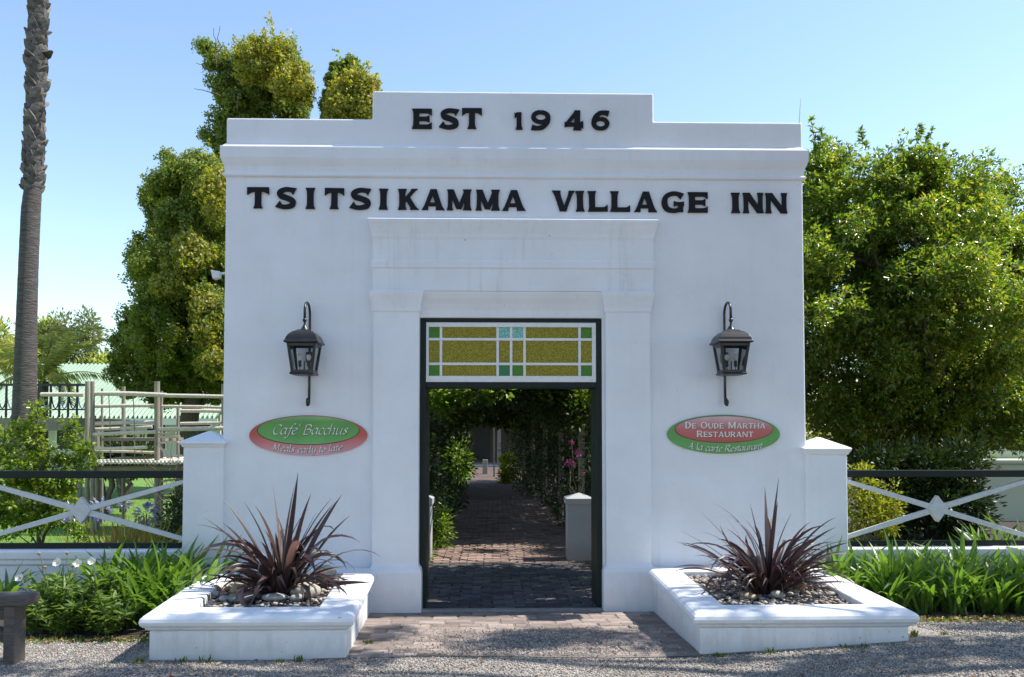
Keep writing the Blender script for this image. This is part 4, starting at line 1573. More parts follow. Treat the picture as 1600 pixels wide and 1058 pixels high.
def _ge():
    if random.random() < .5:
        x, y = random.uniform(-4.3, -2.45), random.gauss(-1.27, .05)
    else:
        x, y = random.uniform(3.0, 4.6), random.gauss(-1.0, .06)
    return (x, y, gz(x, y))


grass_strip("grass", _ge, 1500, .04, M_GRASS, "thin grass along the edges of the flower beds")


def _gl():
    y = .4 + 14 * random.random() ** 1.6
    x = random.uniform(-1.2, -1.2 - (y + 7) * .55)
    return (x, y, .03)


grass_strip("grass", _gl, 26000, .06, M_GRASS, "mown lawn grass behind the left fence")


def _gp():
    y = random.uniform(2.4, 6)
    return (-.95 - abs(random.gauss(0, .12)) if random.random() < .6 else 1.15 + abs(random.gauss(0, .1)), y, .01)


grass_strip("grass", _gp, 2200, .16, M_GRASS, "longer grass along both sides of the path behind the gate")

# ------------------------------------------------------------------ wall lanterns
def lantern(px, label):
    Yw, Yc = -.012, -.235
    zc = lambda py: PZ(px, py, Yc)
    cxx = PX(px, 560, Yc)
    t = thing("wall_lantern", label, "lantern", (cxx, 0, zc(586)), "black carriage lanterns on the gateway wall")
    zt_ = PZ(px, 472, -.11)
    zf = zc(500)
    # bracket: wall rod, gooseneck and curled foot
    mb = MB()
    zr0 = PZ(px, 628, -.03)
    pts = [(cxx, -.035, zr0), (cxx, -.03, zr0 + .15), (cxx, -.03, zt_ - .10)]
    rc_ = (abs(Yc) - .03) / 2
    for k in range(1, 10):
        a = math.pi * k / 10
        pts.append((cxx, -.03 - rc_ + rc_ * math.cos(a), zt_ - .10 + .09 * math.sin(a)))
    pts.append((cxx, Yc, zf + .01))
    mb.tube(pts, .0115, 10)
    mb.tube([(cxx, -.035, zr0 + .01), (cxx, -.05, zr0 - .02), (cxx, -.085, zr0 - .028), (cxx, -.1, zr0 - .005), (cxx, -.095, zr0 + .03)], [.012, .014, .015, .015, .012], 10)
    mb.lathe(cxx, -.02, [(.001, zr0 + .35), (.035, zr0 + .352), (.04, zr0 + .40), (.035, zr0 + .448), (.001, zr0 + .45)], 14)
    mb.build("bracket", M_LAMP, t, smooth=True)
    # roof: square ogee with eaves, finial on top
    zE, zT2 = zc(536), zc(515)
    hw = PX(px + 26.5, 536, Yc) - cxx
    sq = lambda h, z_: [(cxx - h, Yc - h, z_), (cxx + h, Yc - h, z_), (cxx + h, Yc + h, z_), (cxx - h, Yc + h, z_)]
    mb = MB()
    hR = zT2 - zE
    mb.loft([sq(hw * .86, zE - .012), sq(hw * 1.0, zE - .006), sq(hw * 1.02, zE + .004), sq(hw * .97, zE + .012), sq(hw * .94, zE + .02), sq(hw * .90, zE + .04), sq(hw * .80, zE + .066), sq(hw * .62, zE + .09), sq(hw * .42, zE + .105), sq(hw * .34, zT2 - .004)])
    roof = mb.build("roof", M_LAMP, t, bevel=.002)
    mb = MB()
    mb.lathe(cxx, Yc, [(.040, zT2 - .012), (.040, zT2), (.030, zT2 + .006), (.026, zT2 + .018), (.014, zT2 + .034), (.009, zT2 + .05), (.010, zf - .018), (.017, zf - .012), (.019, zf), (.014, zf + .012), (.003, zf + .018)], 16)
    mb.build("finial", M_LAMP, roof, smooth=True)
    # cage
    z1, z0 = zE - .012, zc(583)
    h1, h0 = hw * .86, hw * .64
    mb = MB()
    b_ = .011
    for sx in (-1, 1):
        for sy in (-1, 1):
            mb.loft([[(cxx + sx * (h0 - b_) + dx, Yc + sy * (h0 - b_) + dy, z0) for dx, dy in ((-b_, -b_), (b_, -b_), (b_, b_), (-b_, b_))],
                     [(cxx + sx * (h1 - b_) + dx, Yc + sy * (h1 - b_) + dy, z1) for dx, dy in ((-b_, -b_), (b_, -b_), (b_, b_), (-b_, b_))]])
    for hh, za_, zb_ in ((h1 - .002, z1 - .022, z1 - .001), (h0 + .004, z0 + .001, z0 + .024)):
        for s in (-1, 1):
            mb.box(cxx - hh, cxx + hh, Yc + s * (hh - .008) - .007, Yc + s * (hh - .008) + .007, za_, zb_)
            mb.box(cxx + s * (hh - .008) - .007, cxx + s * (hh - .008) + .007, Yc - hh + .016, Yc + hh - .016, za_, zb_)
    mb.build("cage", M_LAMP, t, bevel=.002)
    for ax, s in (('y', -1), ('y', 1), ('x', -1), ('x', 1)):
        mb = MB()
        a0, a1 = h0 - .012, h1 - .012
        if ax == 'y':
            q = [(cxx - a0, Yc + s * a0, z0 + .02), (cxx + a0, Yc + s * a0, z0 + .02), (cxx + a1, Yc + s * a1, z1 - .02), (cxx - a1, Yc + s * a1, z1 - .02)]
        else:
            q = [(cxx + s * a0, Yc - a0, z0 + .02), (cxx + s * a0, Yc + a0, z0 + .02), (cxx + s * a1, Yc + a1, z1 - .02), (cxx + s * a1, Yc - a1, z1 - .02)]
        mb.add(q, [(0, 1, 2, 3)])
        mb.build("glass_pane", M_GLASS, t)
    mb = MB()
    mb.loft([sq(h0 * .75, z0 - .022), sq(h0 * 1.08, z0 - .016), sq(h0 * 1.14, z0 - .006), sq(h0 * 1.05, z0 + .002)])
    mb.build("tray", M_LAMP, t, bevel=.002)
    mb = MB()
    mb.lathe(cxx, Yc, [(.028, z0 + .0), (.03, z0 + .01), (.012, z0 + .022), (.006, z0 + .03), (.005, z0 + .10), (.002, z0 + .11)], 12)
    for s in (-1, 1):
        bx = cxx + s * .038
        mb.tube([(cxx, Yc, z0 + .02), (cxx + s * .022, Yc, z0 + .016), (bx, Yc, z0 + .035), (bx, Yc, z0 + .06)], .004, 8)
        mb.lathe(bx, Yc, [(.010, z0 + .055), (.014, z0 + .062), (.014, z0 + .105), (.011, z0 + .11)], 12)
    ca = mb.build("candle_arm", M_BRASS, t, smooth=True)
    for s in (-1, 1):
        mb = MB()
        bx = cxx + s * .038
        mb.lathe(bx, Yc, [(.009, z0 + .106), (.012, z0 + .114), (.019, z0 + .128), (.022, z0 + .142), (.019, z0 + .156), (.011, z0 + .164), (.001, z0 + .167)], 14)
        mb.build("bulb", M_BULB, t, smooth=True)


lantern(475.5, "black carriage lantern on the wall above the Cafe' Bacchus sign")
lantern(1142.5, "black carriage lantern on the wall above the De Oude Martha sign")

# ------------------------------------------------------------------ oval signs
def print_mat(name, stops, zc_, half):
    """printed colour running down the board"""
    m, nt, b = new_mat(name)
    g = nd(nt, "ShaderNodeNewGeometry").outputs["Position"]
    sp = nd(nt, "ShaderNodeSeparateXYZ")
    nt.links.new(g, sp.inputs[0])
    mr = nd(nt, "ShaderNodeMapRange")
    nt.links.new(sp.outputs["Z"], mr.inputs[0])
    mr.inputs[1].default_value = zc_ - half
    mr.inputs[2].default_value = zc_ + half
    v = mapped(nt, (1, 1, 1))
    c_ = ramp(nt, mr.outputs[0], stops).outputs[0]
    fade = ramp(nt, noise(nt, v, 5, 4).outputs[0], [(.35, (.9, .9, .9)), (.65, (1.08, 1.08, 1.08))]).outputs[0]
    nt.links.new(mixc(nt, 1, c_, fade, 'MULTIPLY'), b.inputs["Base Color"])
    b.inputs["Roughness"].default_value = .28
    return m


M_LETW = simple("sign_white_print", (.78, .77, .72), (.72, .71, .66), rough=.5, scale=30)
M_LETS = simple("sign_shadow_print", (.035, .03, .03), (.05, .04, .04), rough=.5)
SCRIPT = {
    'a': (.95, [[(.75, .85), (.45, 1), (.12, .75), (.05, .3), (.25, 0), (.5, .15), (.72, .6)], [(.78, 1), (.7, .3), (.78, .03), (.95, .12)]]),
    'e': (.78, [[(.1, .5), (.55, .6), (.68, .8), (.48, 1), (.18, .8), (.07, .4), (.25, .02), (.5, .05), (.72, .25)]]),
    'f': (.62, [[(.9, 1.58), (.68, 1.7), (.48, 1.4), (.35, .5), (.2, -.4), (.0, -.6), (-.18, -.5)], [(.1, .95), (.7, .98)]]),
    'c': (.75, [[(.7, .82), (.5, 1), (.2, .85), (.06, .4), (.25, 0), (.5, .03), (.7, .2)]]),
    'h': (.95, [[(.12, 1.7), (.1, 0)], [(.12, .5), (.4, .95), (.65, .95), (.68, .7), (.62, .15), (.7, 0), (.88, .1)]]),
    'u': (1.0, [[(.05, .9), (.15, 1), (.13, .3), (.25, 0), (.5, .1), (.75, .6)], [(.78, 1), (.72, .2), (.8, 0), (.97, .1)]]),
    's': (.68, [[(.6, .88), (.4, 1), (.18, .8), (.35, .55), (.52, .3), (.35, .02), (.05, .12)]]),
    'l': (.42, [[(.12, 1.7), (.12, .3), (.2, 0), (.4, .1)]]),
    'r': (.62, [[(.05, .92), (.14, 1), (.12, 0)], [(.15, .6), (.4, .95), (.62, .9)]]),
    'y': (.88, [[(.05, 1), (.15, .9), (.17, .3), (.33, 0), (.6, .3), (.76, 1)], [(.76, 1), (.7, 0), (.45, -.5), (.08, -.55)]]),
    't': (.58, [[(.25, 1.4), (.2, .3), (.3, 0), (.52, .1)], [(.0, .98), (.58, 1)]]),
    'o': (.8, [[(.4, 1), (.12, .75), (.06, .35), (.3, 0), (.62, .25), (.68, .65), (.42, 1)]]),
    'n': (.92, [[(.1, 1), (.1, 0)], [(.1, .5), (.4, .97), (.64, .95), (.64, .6), (.6, .1), (.68, 0), (.85, .1)]]),
    'B': (1.15, [[(.15, 1.5), (.12, 0)], [(.05, 1.45), (.55, 1.55), (.9, 1.3), (.75, .92), (.3, .8)], [(.3, .8), (.85, .75), (.98, .4), (.65, .02), (.02, 0)]]),
    'C': (1.12, [[(1.05, 1.28), (.75, 1.55), (.35, 1.3), (.1, .7), (.3, .1), (.65, 0), (.98, .22)]]),
    'M': (1.5, [[(-.05, .0), (.12, .2), (.22, 1.5)], [(.22, 1.5), (.6, .1)], [(.6, .1), (1.1, 1.5)], [(1.1, 1.5), (1.15, .3), (1.25, 0), (1.42, .1)]]),
    'A': (1.25, [[(-.05, 0), (.3, .5), (.75, 1.55)], [(.75, 1.55), (.92, .1), (1.12, 0)], [(.2, .5), (.95, .55)]]),
    'R': (1.2, [[(.15, 1.5), (.12, 0)], [(.05, 1.45), (.55, 1.55), (.88, 1.28), (.72, .88), (.3, .78)], [(.45, .78), (.75, .3), (1.0, 0), (1.18, .05)]]),
    "'": (.3, [[(.12, 1.7), (.08, 1.3)]]), ' ': (.6, []),
}


def script_text(text, x0, x1, basef, xh, nib, slant):
    """broad-nib italic: list of polygons in sign coordinates"""
    adv = sum(SCRIPT[c][0] for c in text)
    k = (x1 - x0) / adv
    u = 0
    polys = []
    for c in text:
        w, strokes = SCRIPT[c]
        for s in strokes:
            q = cr_path(s, 5)
            cx_ = x0 + (u + w / 2) * k
            bz = basef(cx_)
            nv = np.array((math.cos(R(38)), math.sin(R(38)))) * nib
            pts_ = [np.array((x0 + u * k + p[0] * k + slant * p[1] * xh, bz + p[1] * xh)) for p in q]
            A_ = [tuple(p + nv) for p in pts_]
            B_ = [tuple(p - nv) for p in pts_]
            polys.append((A_, B_))
        u += w
    return polys


def strips(polys, y, dx=0, dz=0, depth=.0012):
    """ribbons with thickness"""
    mb = MB()
    for i, (A_, B_) in enumerate(polys):
        yy_ = y - .00015 * (i % 5)
        n = len(A_)
        v = [(a[0] + dx, yy_, a[1] + dz) for a in A_] + [(a[0] + dx, yy_, a[1] + dz) for a in B_] + [(a[0] + dx, yy_ + depth, a[1] + dz) for a in A_] + [(a[0] + dx, yy_ + depth, a[1] + dz) for a in B_]
        f = []
        for k in range(n - 1):
            f += [(k, k + 1, n + k + 1, n + k), (2 * n + k, 3 * n + k, 3 * n + k + 1, 2 * n + k + 1), (k, 2 * n + k, 2 * n + k + 1, k + 1), (n + k, n + k + 1, 3 * n + k + 1, 3 * n + k)]
        mb.add(v, f)
    return mb


def caps_text(text, x0, x1, zb, hb, hs, y):
    """small capitals: first letter of each word taller"""
    WID = {'D': .85, 'E': .72, 'O': .95, 'U': .9, 'M': 1.1, 'A': .95, 'R': .88, 'T': .82, 'H': .95, 'S': .7, 'N': .95, ' ': .55}
    first = True
    items = []
    tot = 0
    for c in text:
        h = hb if first else hs
        w = WID[c] * h
        items.append((c, w, h, tot))
        tot += w + .14 * hs
        first = c == ' '
    k = (x1 - x0) / tot
    out_ = []
    for c, w, h, u in items:
        for p in glyph(c, w / h, .2, .13):
            out_.append([(x0 + (u + a * h) * k, zb + b__ * h) for a, b__ in p])
    return out_


def ellipse(cx_, cz_, a, b__, n=56):
    return [(cx_ + a * math.cos(2 * math.pi * i / n), cz_ + b__ * math.sin(2 * math.pi * i / n)) for i in range(n)]


def oval(outer, inner, label, mo, mi, build_text):
    (ox, oy, ow, oh), (ix, iy, iw, ih) = outer, inner
    c0, c1 = P(ox, oy, -.02), P(ix, iy, -.02)
    k = -CAM.y / F
    t = thing("oval_sign", label, "sign", (c0.x, 0, c0.z), "oval restaurant signs on the gateway wall")
    mb = MB()
    mb.prism(ellipse(c0.x, c0.z, ow * k, oh * k), -.018, -.001)
    mb.build("board", mo(c0.z, oh * k), t, bevel=.002)
    mb = MB()
    mb.prism(ellipse(c1.x - .002, c1.z - .003, iw * k * 1.015, ih * k * 1.03), -.0188, -.012)
    mb.build("panel_edge", M_LETS if ox < 800 else simple("dark_red_edge", (.20, .03, .03), rough=.5), t)
    mb = MB()
    mb.prism(ellipse(c1.x, c1.z, iw * k, ih * k), -.0205, -.012)
    mb.build("panel", mi(c1.z, ih * k), t, bevel=.001)
    build_text(t, c0, c1, k)
    return t


def text_cafe(t, c0, c1, k):
    yF, yB = -.0222, -.0214
    ps = script_text("Cafe' Bacchus", PX(426, 679, 0), PX(543, 679, 0), lambda x: PZ(484, 678.6, 0), 9.6 * k, .95 * k, .28)
    strips(ps, yB, .9 * k, -1.0 * k, .0005).build("letter_shadow", M_LETS, t)
    strips(ps, yF).build("lettering", M_LETW, t)
    xm, hw = PX(482, 700, 0), 57 * k
    bf = lambda x: PZ(482, 707.2, 0) + 5.0 * k * ((x - xm) / hw) ** 2
    ps = script_text("Meals early to late", PX(427, 700, 0), PX(535, 700, 0), bf, 6.6 * k, .85 * k, .2)
    strips(ps, -.0196, .7 * k, -.8 * k, .0005).build("letter_shadow", M_LETS, t)
    strips(ps, -.0204).build("lettering", M_LETW, t)


def text_oude(t, c0, c1, k):
    for text, a, b__, zb, hb, hs in (("DE OUDE MARTHA", 1070, 1196, 669.6, 10.2, 8.2), ("RESTAURANT", 1088, 1177, 683, 10, 8.4)):
        ps = caps_text(text, PX(a, zb, 0), PX(b__, zb, 0), PZ(1130, zb, 0), hb * k, hs * k, 0)
        mb, mb2 = MB(), MB()
        for i, p in enumerate(ps):
            mb.prism([(x + .7 * k, z_ - .8 * k) for x, z_ in p], -.0214 - .00004 * (i % 7), -.0205)
            mb2.prism(p, -.0226 - .00006 * (i % 7), -.0212)
        mb.build("letter_shadow", M_LETS, t)
        mb2.build("lettering", M_LETW, t)
    xm, hw = PX(1131, 700, 0), 60 * k
    bf = lambda x: PZ(1131, 705.4, 0) + 5.2 * k * ((x - xm) / hw) ** 2
    ps = script_text("A la carte Restaurant", PX(1074, 700, 0), PX(1190, 700, 0), bf, 6.4 * k, .85 * k, .2)
    strips(ps, -.0196, .7 * k, -.8 * k, .0005).build("letter_shadow", M_LETS, t)
    strips(ps, -.0204).build("lettering", M_LETW, t)


RED = [(0, (.62, .36, .42)), (.25, (.58, .20, .22)), (.5, (.47, .075, .06)), (1, (.36, .06, .045))]
GRN = [(0, (.14, .40, .13)), (.3, (.10, .33, .07)), (.8, (.09, .30, .055)), (1, (.22, .42, .18))]
oval((481.5, 680.5, 91, 31.3), (482, 672.3, 78, 21.8), "oval green sign with red border reading Cafe' Bacchus, Meals early to late",
     lambda zc_, h: print_mat("red_sign_print", RED, zc_, h), lambda zc_, h: print_mat("green_sign_print", GRN, zc_, h), text_cafe)
RED2 = [(0, (.42, .07, .06)), (.5, (.50, .12, .12)), (.8, (.58, .28, .30)), (1, (.62, .42, .45))]
GRN2 = [(0, (.11, .36, .09)), (.6, (.09, .30, .06)), (1, (.08, .2, .06))]
oval((1131, 678.5, 89, 30.5), (1131.5, 670.8, 76.5, 20.3), "oval red sign with green border reading De Oude Martha Restaurant, A la carte Restaurant",
     lambda zc_, h: print_mat("green_border_print", GRN2, zc_, h), lambda zc_, h: print_mat("red_panel_print", RED2, zc_, h), text_oude)

# ------------------------------------------------------------------ bench at the left edge
bx1 = PX(42, 940, -1.95)
gb = gz(-3.3, -1.7)
bt = PZ(30, 931, -1.95)
bench = thing("wooden_bench", "weathered grey plank bench at the left edge of the gravel", "bench", (bx1 - .8, -1.85, gb))
mb = MB()
mb.box(bx1 - 1.6, bx1, -1.95, -1.79, bt - .07, bt)
mb.build("seat_plank", M_WOODGREY, bench, bevel=.010)
for xx in (bx1 - .155, bx1 - 1.45):
    mb = MB()
    mb.box(xx, xx + .072, -1.94, -1.80, gz(xx, -1.9) - .04, bt - .071)
    mb.build("leg", M_WOODGREY, bench, bevel=.006)
mb = MB()
mb.box(bx1 - 1.37, bx1 - .157, -1.89, -1.86, bt - .17, bt - .072)
mb.build("apron_board", M_WOODGREY, bench, bevel=.005)
mb = MB()
mb.prism([(bx1 - .157, bt - .34), (bx1 - .157, bt - .26), (bx1 - .29, bt - .172), (bx1 - .41, bt - .172)], -1.89, -1.86)
mb.build("brace", M_WOODGREY, bench)
# end of a plank bench at the right edge
b2 = copy_tree(bench)
x2 = PX(1590, 888, -.75)
b2.location = (x2 + .8 + .0, -.75 + .2, gz(x2, -.75) + .02)
b2.rotation_euler = (0, 0, math.pi)
b2["label"] = "end of a dark plank bench at the right edge beside the strap leaved bed"

# ------------------------------------------------------------------ behind the left fence
L_SHR = leaf_mat("shrub_leaves", [(.07, .13, .016), (.12, .19, .022), (.18, .25, .03), (.26, .3, .045)], rough=.3, trans=.42, spec=.6)
YS = 1.5
tree("leafy_shrub", "bright green leafy shrub behind the left fence under the palm", (PX(60, 860, YS), YS, .03),
     px_blobs([(40, 725, 26, 34), (22, 690, 18, 24), (60, 655, 7, 24), (66, 690, 14, 20), (85, 745, 30, 28), (110, 672, 7, 20), (128, 712, 16, 18), (104, 705, 16, 16), (30, 775, 40, 28), (90, 792, 40, 26), (122, 832, 18, 12), (60, 815, 32, 20), (15, 822, 20, 20), (-30, 760, 40, 60), (42, 665, 6, 14), (145, 700, 6, 10), (60, 640, 4, 10)], YS),
     .03, L_SHR, 260, 8, .08, .055, .032, cat="shrub", inner=.2, rosette=4, limbs=17)

# palm
M_PALM = simple("palm_trunk", (.125, .11, .10), (.05, .044, .04), rough=.92, scale=2.2, vec=(2.5, 2.5, 13), bstr=.9, bscale=4, bdist=.03)
M_BOOT = simple("palm_boot", (.19, .17, .15), (.07, .06, .052), rough=.92, scale=8, bstr=.5, objrand=.45)
YP = 8.0
palm = thing("palm_tree", "tall grey palm trunk with ragged leaf bases at the left edge", "palm tree", (PX(37, 810, YP), YP, 0))
prof = []
for py, xl, xr in ((830, 14, 60), (700, 18, 58), (640, 19.5, 57), (560, 23, 57.5), (480, 26.5, 58), (400, 30, 60), (330, 33.5, 63), (300, 35, 67), (240, 36.5, 69), (180, 39, 71.5), (120, 41, 74), (60, 43, 75), (0, 45, 76), (-200, 50, 82), (-420, 58, 88)):
    a, b_ = P(xl, py, YP), P(xr, py, YP)
    prof.append(((a + b_) / 2, (b_.x - a.x) / 2 * (.95 if py > 310 else .80)))
mb = MB()
pts, rr = [], []
for i in range(len(prof) - 1):
    for k in range(6):
        t = k / 6
        pts.append(prof[i][0].lerp(prof[i + 1][0], t))
        rr.append((prof[i][1] * (1 - t) + prof[i + 1][1] * t) * (1 + .012 * math.sin((i * 6 + k) * 2.4)))
mb.tube(pts, rr, 18)
trk = mb.build("trunk", M_PALM, palm, smooth=True)
# each leaf base a small upturned tongue
bm = MB()
bm.loft([[(-.10, .0, 0), (.10, .0, 0), (.10, .06, 0), (-.10, .06, 0)], [(-.085, -.03, .07), (.085, -.03, .07), (.08, .03, .07), (-.08, .03, .07)], [(-.05, -.045, .14), (.045, -.045, .14), (.04, .0, .14), (-.045, .0, .14)], [(-.02, -.05, .20), (.012, -.055, .20), (.01, -.035, .20), (-.018, -.035, .20)]])
boot_me = py_mesh("leaf_base", bm.v, bm.f)
boot_me.materials.append(M_BOOT)
z_ = PZ(50, 300, YP)
ztop = prof[-1][0].z
i = 0
while z_ < ztop and i < 290:
    t = next((j for j in range(len(prof) - 1) if prof[j + 1][0].z > z_), len(prof) - 2)
    k = (z_ - prof[t][0].z) / (prof[t + 1][0].z - prof[t][0].z)
    c_ = prof[t][0].lerp(prof[t + 1][0], k)
    r_ = prof[t][1] * (1 - k) + prof[t + 1][1] * k
    a = i * 2.39996
    o = bpy.data.objects.new("leaf_base", boot_me)
    COL.objects.link(o)
    o.parent = palm
    o.matrix_parent_inverse = Matrix.Translation(-ROOTLOC[palm.name])
    o.location = (c_.x + math.sin(a) * r_ * .86, c_.y - math.cos(a) * r_ * .86, z_)
    s = random.uniform(.75, 1.1)
    o.scale = (s * random.uniform(.8, 1.15), s * random.choice((.8, 1, 1.2, 1.9)), s * random.uniform(.6, 1.05))
    o.rotation_euler = (random.gauss(0, .15), random.gauss(0, .25), a)
    z_ += .0145 if z_ < 9.9 else .06
    i += 1
M_FROND = leaf_mat("palm_frond", [(.18, .22, .06), (.28, .30, .10), (.46, .42, .2)], rough=.45, trans=.45)


def frond(L, droop, n=34, ll=.45, w=.03):
    """arching rachis with paired hanging leaflets, growing along +x"""
    mb = MB()
    pts = []
    ang = R(35)
    p = Vector((0, 0, 0))
    for i in range(n):
        pts.append(p.copy())
        p = p + Vector((math.cos(ang), 0, math.sin(ang))) * L / n
        ang -= droop / n
    mb.tube(pts, [.02 * (1 - i / n) + .004 for i in range(n)], 5)
    V, Fc = np.array(mb.v), []
    C, D = [], []
    for i in range(3, n):
        t = i / n
        for s in (-1, 1):
            for k in range(2):
                C.append(pts[i] + Vector((random.uniform(0, .06), 0, 0)))
                D.append((.5, s * .8, -.55 - .3 * random.random()))
    C, D = np.array(C, float), np.array(D)
    lv, lf = leaf_cloud(C, D, ll * rng.uniform(.7, 1.1, len(C)), np.full(len(C), w))
    allf = [tuple(f) for f in mb.f] + [tuple(int(x) + len(mb.v) for x in f) for f in lf]
    me = py_mesh("frond", list(mb.v) + [tuple(v) for v in lv], allf)
    me.materials.append(M_FROND)
    return me


FR = [frond(2.6, 1.6), frond(2.2, 2.2), frond(2.4, 1.2)]


def fronds(parent, at, n, sc, el=(0, .5)):
    for i in range(n):
        o = bpy.data.objects.new("frond", FR[i % 3])
        COL.objects.link(o)
        o.parent = parent
        o.matrix_parent_inverse = Matrix.Translation(-ROOTLOC[parent.name])
        o.location = at
        o.rotation_euler = Euler((0, -random.uniform(*el), i * 2.39996 + random.gauss(0, .2)), 'XYZ')
        o.scale = (sc,) * 3


fronds(palm, prof[-1][0], 26, 1.0, (-.6, .7))
# small palms farther back
for px, py, Y, n, lb, s in ((68, 596, 13, 15, "small palm with arching fronds between the tall trunk and the green roof", .8), (-10, 575, 15, 14, "small palm with drooping pale fronds at the far left edge", .9)):
    p0 = P(px, py, Y)
    sp = thing("small_palm", lb, "palm tree", (p0.x, Y, 0), "small palms behind the railing")
    mb = MB()
    limb(mb, (p0.x, Y, -.05), p0, .16, .12, .03, 10)
    mb.build("trunk", M_TRUNK, sp, smooth=True)
    fronds(sp, p0, n, s, (-.3, 1.0))

# distant trees beyond the roof
L_FAR = leaf_mat("far_tree_leaves", [(.17, .22, .06), (.26, .31, .09), (.36, .37, .14)], rough=.6, trans=.4)
L_FAR2 = leaf_mat("far_grey_leaves", [(.12, .15, .10), (.17, .2, .12), (.24, .25, .14)], rough=.6, trans=.3)
YF2 = 40
for lb, bl, mt in (("airy greyish tree beyond the green roof, right of the tall palm trunk", [(105, 515, 18, 16), (100, 540, 26, 22), (80, 545, 24, 26), (118, 555, 24, 22), (90, 580, 34, 24)], L_FAR2),
                   ("yellow green tree just right of the tall palm trunk in the distance", [(70, 520, 14, 18), (68, 545, 16, 26), (75, 575, 24, 30)], L_FAR),
                   ("low bright green tree in the distance right above the green roof", [(150, 566, 18, 10), (168, 570, 20, 12), (140, 585, 30, 20), (190, 590, 30, 20)], L_FAR),
                   ("pinkish green tree at the far left edge in the distance", [(4, 525, 12, 18), (-10, 545, 20, 30), (15, 560, 18, 20), (0, 590, 30, 30)], L_FAR),
                   ("thin wispy treetop standing alone against the sky left of the conifer", [(136, 500, 4, 4), (138, 516, 6, 6), (139, 530, 5, 8)], L_FAR2)):
    w_ = px_blobs(bl, YF2)
    tree("distant_tree", lb, (w_[0][0], YF2, 0), w_, .14, mt, 60 if "wispy" not in lb else 12, 60, .55, .26, .12, "trees in the distance on the left", inner=.3)
# far wood closing the horizon
bl = []
for i in range(46):
    x = -75 + i * 3.4
    bl.append((x, 75 + random.uniform(-6, 6), 2.2, 3.2, 3, random.uniform(1.8, 3.4)))
o = crown("far_woodland", bl, 700, 40, 1.2, .7, .35, L_FAR, None, kind="stuff")
o["label"] = "low distant woodland along the horizon"

# building with green roof
YH = 24.0
house = thing("green_roofed_house", "long low house with green corrugated roof behind the pole frame", "house", (PX(150, 700, YH), YH, 0))
hx0, hx1 = PX(-120, 640, YH), PX(345, 640, YH)
ze = PZ(150, 655, YH)
zr = PZ(150, 572, YH + 4)
V, Fc = [], []
nr = 64
pr = [(0, 0), (.60, 0), (.66, .12), (.94, .12)]
xs_r = [(hx0 + (hx1 - hx0) * (i + u) / nr, h) for i in range(nr) for u, h in pr]
for x, h in xs_r:
    V += [(x, YH - .3, ze + h), (x, YH + 4, zr + h), (x, YH + 8.3, ze + h)]
for i in range(len(xs_r) - 1):
    a = i * 3
    Fc += [(a, a + 3, a + 4, a + 1), (a + 1, a + 4, a + 5, a + 2)]
ro = link("roof", np_mesh("roof", V, Fc), M_ROOF, house)
mb = MB()
mb.box(hx0 + .2, hx1 - .2, YH + .6, YH + 7.6, -.1, ze + .18)
mb.build("wall", simple("cream_house_wall", (.62, .60, .55), (.55, .53, .48), rough=.8, scale=1), house)
mb = MB()
mb.box(hx0, hx1, YH - .36, YH - .31, ze - .22, ze + .02)
mb.build("fascia", M_SASH, house)
for k in range(7):
    mb = MB()
    xw = hx0 + 1.2 + k * 1.7
    mb.box(xw, xw + .8, YH + .56, YH + .62, .9, 2.0)
    wf = mb.build("window", M_SASH, house, bevel=.01)
    mb = MB()
    mb.box(xw + .06, xw + .74, YH + .545, YH + .558, .96, 1.94)
    mb.build("pane", M_DARKDOOR, wf)

# iron railing of a raised deck
YR = 10.5
rail = thing("deck_railing", "dark iron railing with arched panels of a raised deck behind the palm trunk", "railing", (PX(70, 700, YR), YR, 0))
xa, xb = PX(-60, 640, YR), PX(134, 640, YR)
zt_, zm_, zb_ = PZ(70, 601, YR), PZ(70, 640, YR), PZ(70, 652, YR)
mb = MB()
mb.box(xa, xb, YR - .03, YR + .03, zt_ - .03, zt_ + .02)
mb.build("top_rail", M_IRON, rail)
mb = MB()
mb.box(xa, xb, YR - .02, YR + .02, zm_ - .015, zm_ + .015)
mb.build("bottom_rail", M_IRON, rail)
n = 14
for i in range(n + 1):
    x = xa + (xb - xa) * i / n
    mb = MB()
    mb.box(x - .018, x + .018, YR - .018, YR + .018, zb_, zt_ - .03)
    mb.build("baluster", M_IRON, rail)
    if i < n:
        mb = MB()
        w = (xb - xa) / n
        q = [(x + w * (.5 - .48 * math.cos(math.pi * k / 8)), YR + .022, zm_ + .02 + (zt_ - zm_ - .06) * (1 - math.sin(math.pi * k / 8)) * .9) for k in range(9)]
        mb.tube(q, .014, 5)
        mb.build("arch_bar", M_FENCEWHITE if i % 2 else M_IRON, rail)
mb = MB()
mb.box(xa, xb, YR - .3, YR + 2.2, zb_ - .28, zb_ - .02)
mb.build("deck", M_POST, rail)
for x in (xa + .4, (xa + xb) / 2, xb - .1):
    mb = MB()
    mb.tube([(x, YR, -.05), (x, YR, zb_ - .28)], .06)
    mb.build("deck_post", M_POST, rail)

# pole climbing frame
YQ = 5.6
cf = thing("pole_climbing_frame", "wooden pole climbing frame with rails and platforms behind the left pier", "climbing frame", (PX(240, 850, YQ), YQ, 0))


def pole(name, a, b_, r_, mat, Ya=YQ, Yb=None):
    mb = MB()
    p0, p1 = P(a[0], a[1], Ya), P(b_[0], b_[1], Ya if Yb is None else Yb)
    k = random.uniform(-.01, .01)
    mid = p0.lerp(p1, .5) + Vector((0, 0, k))
    mb.tube([p0, mid, p1], [r_, r_ * 1.03, r_ * .96], 10)
    return mb.build(name, mat, cf, smooth=False)


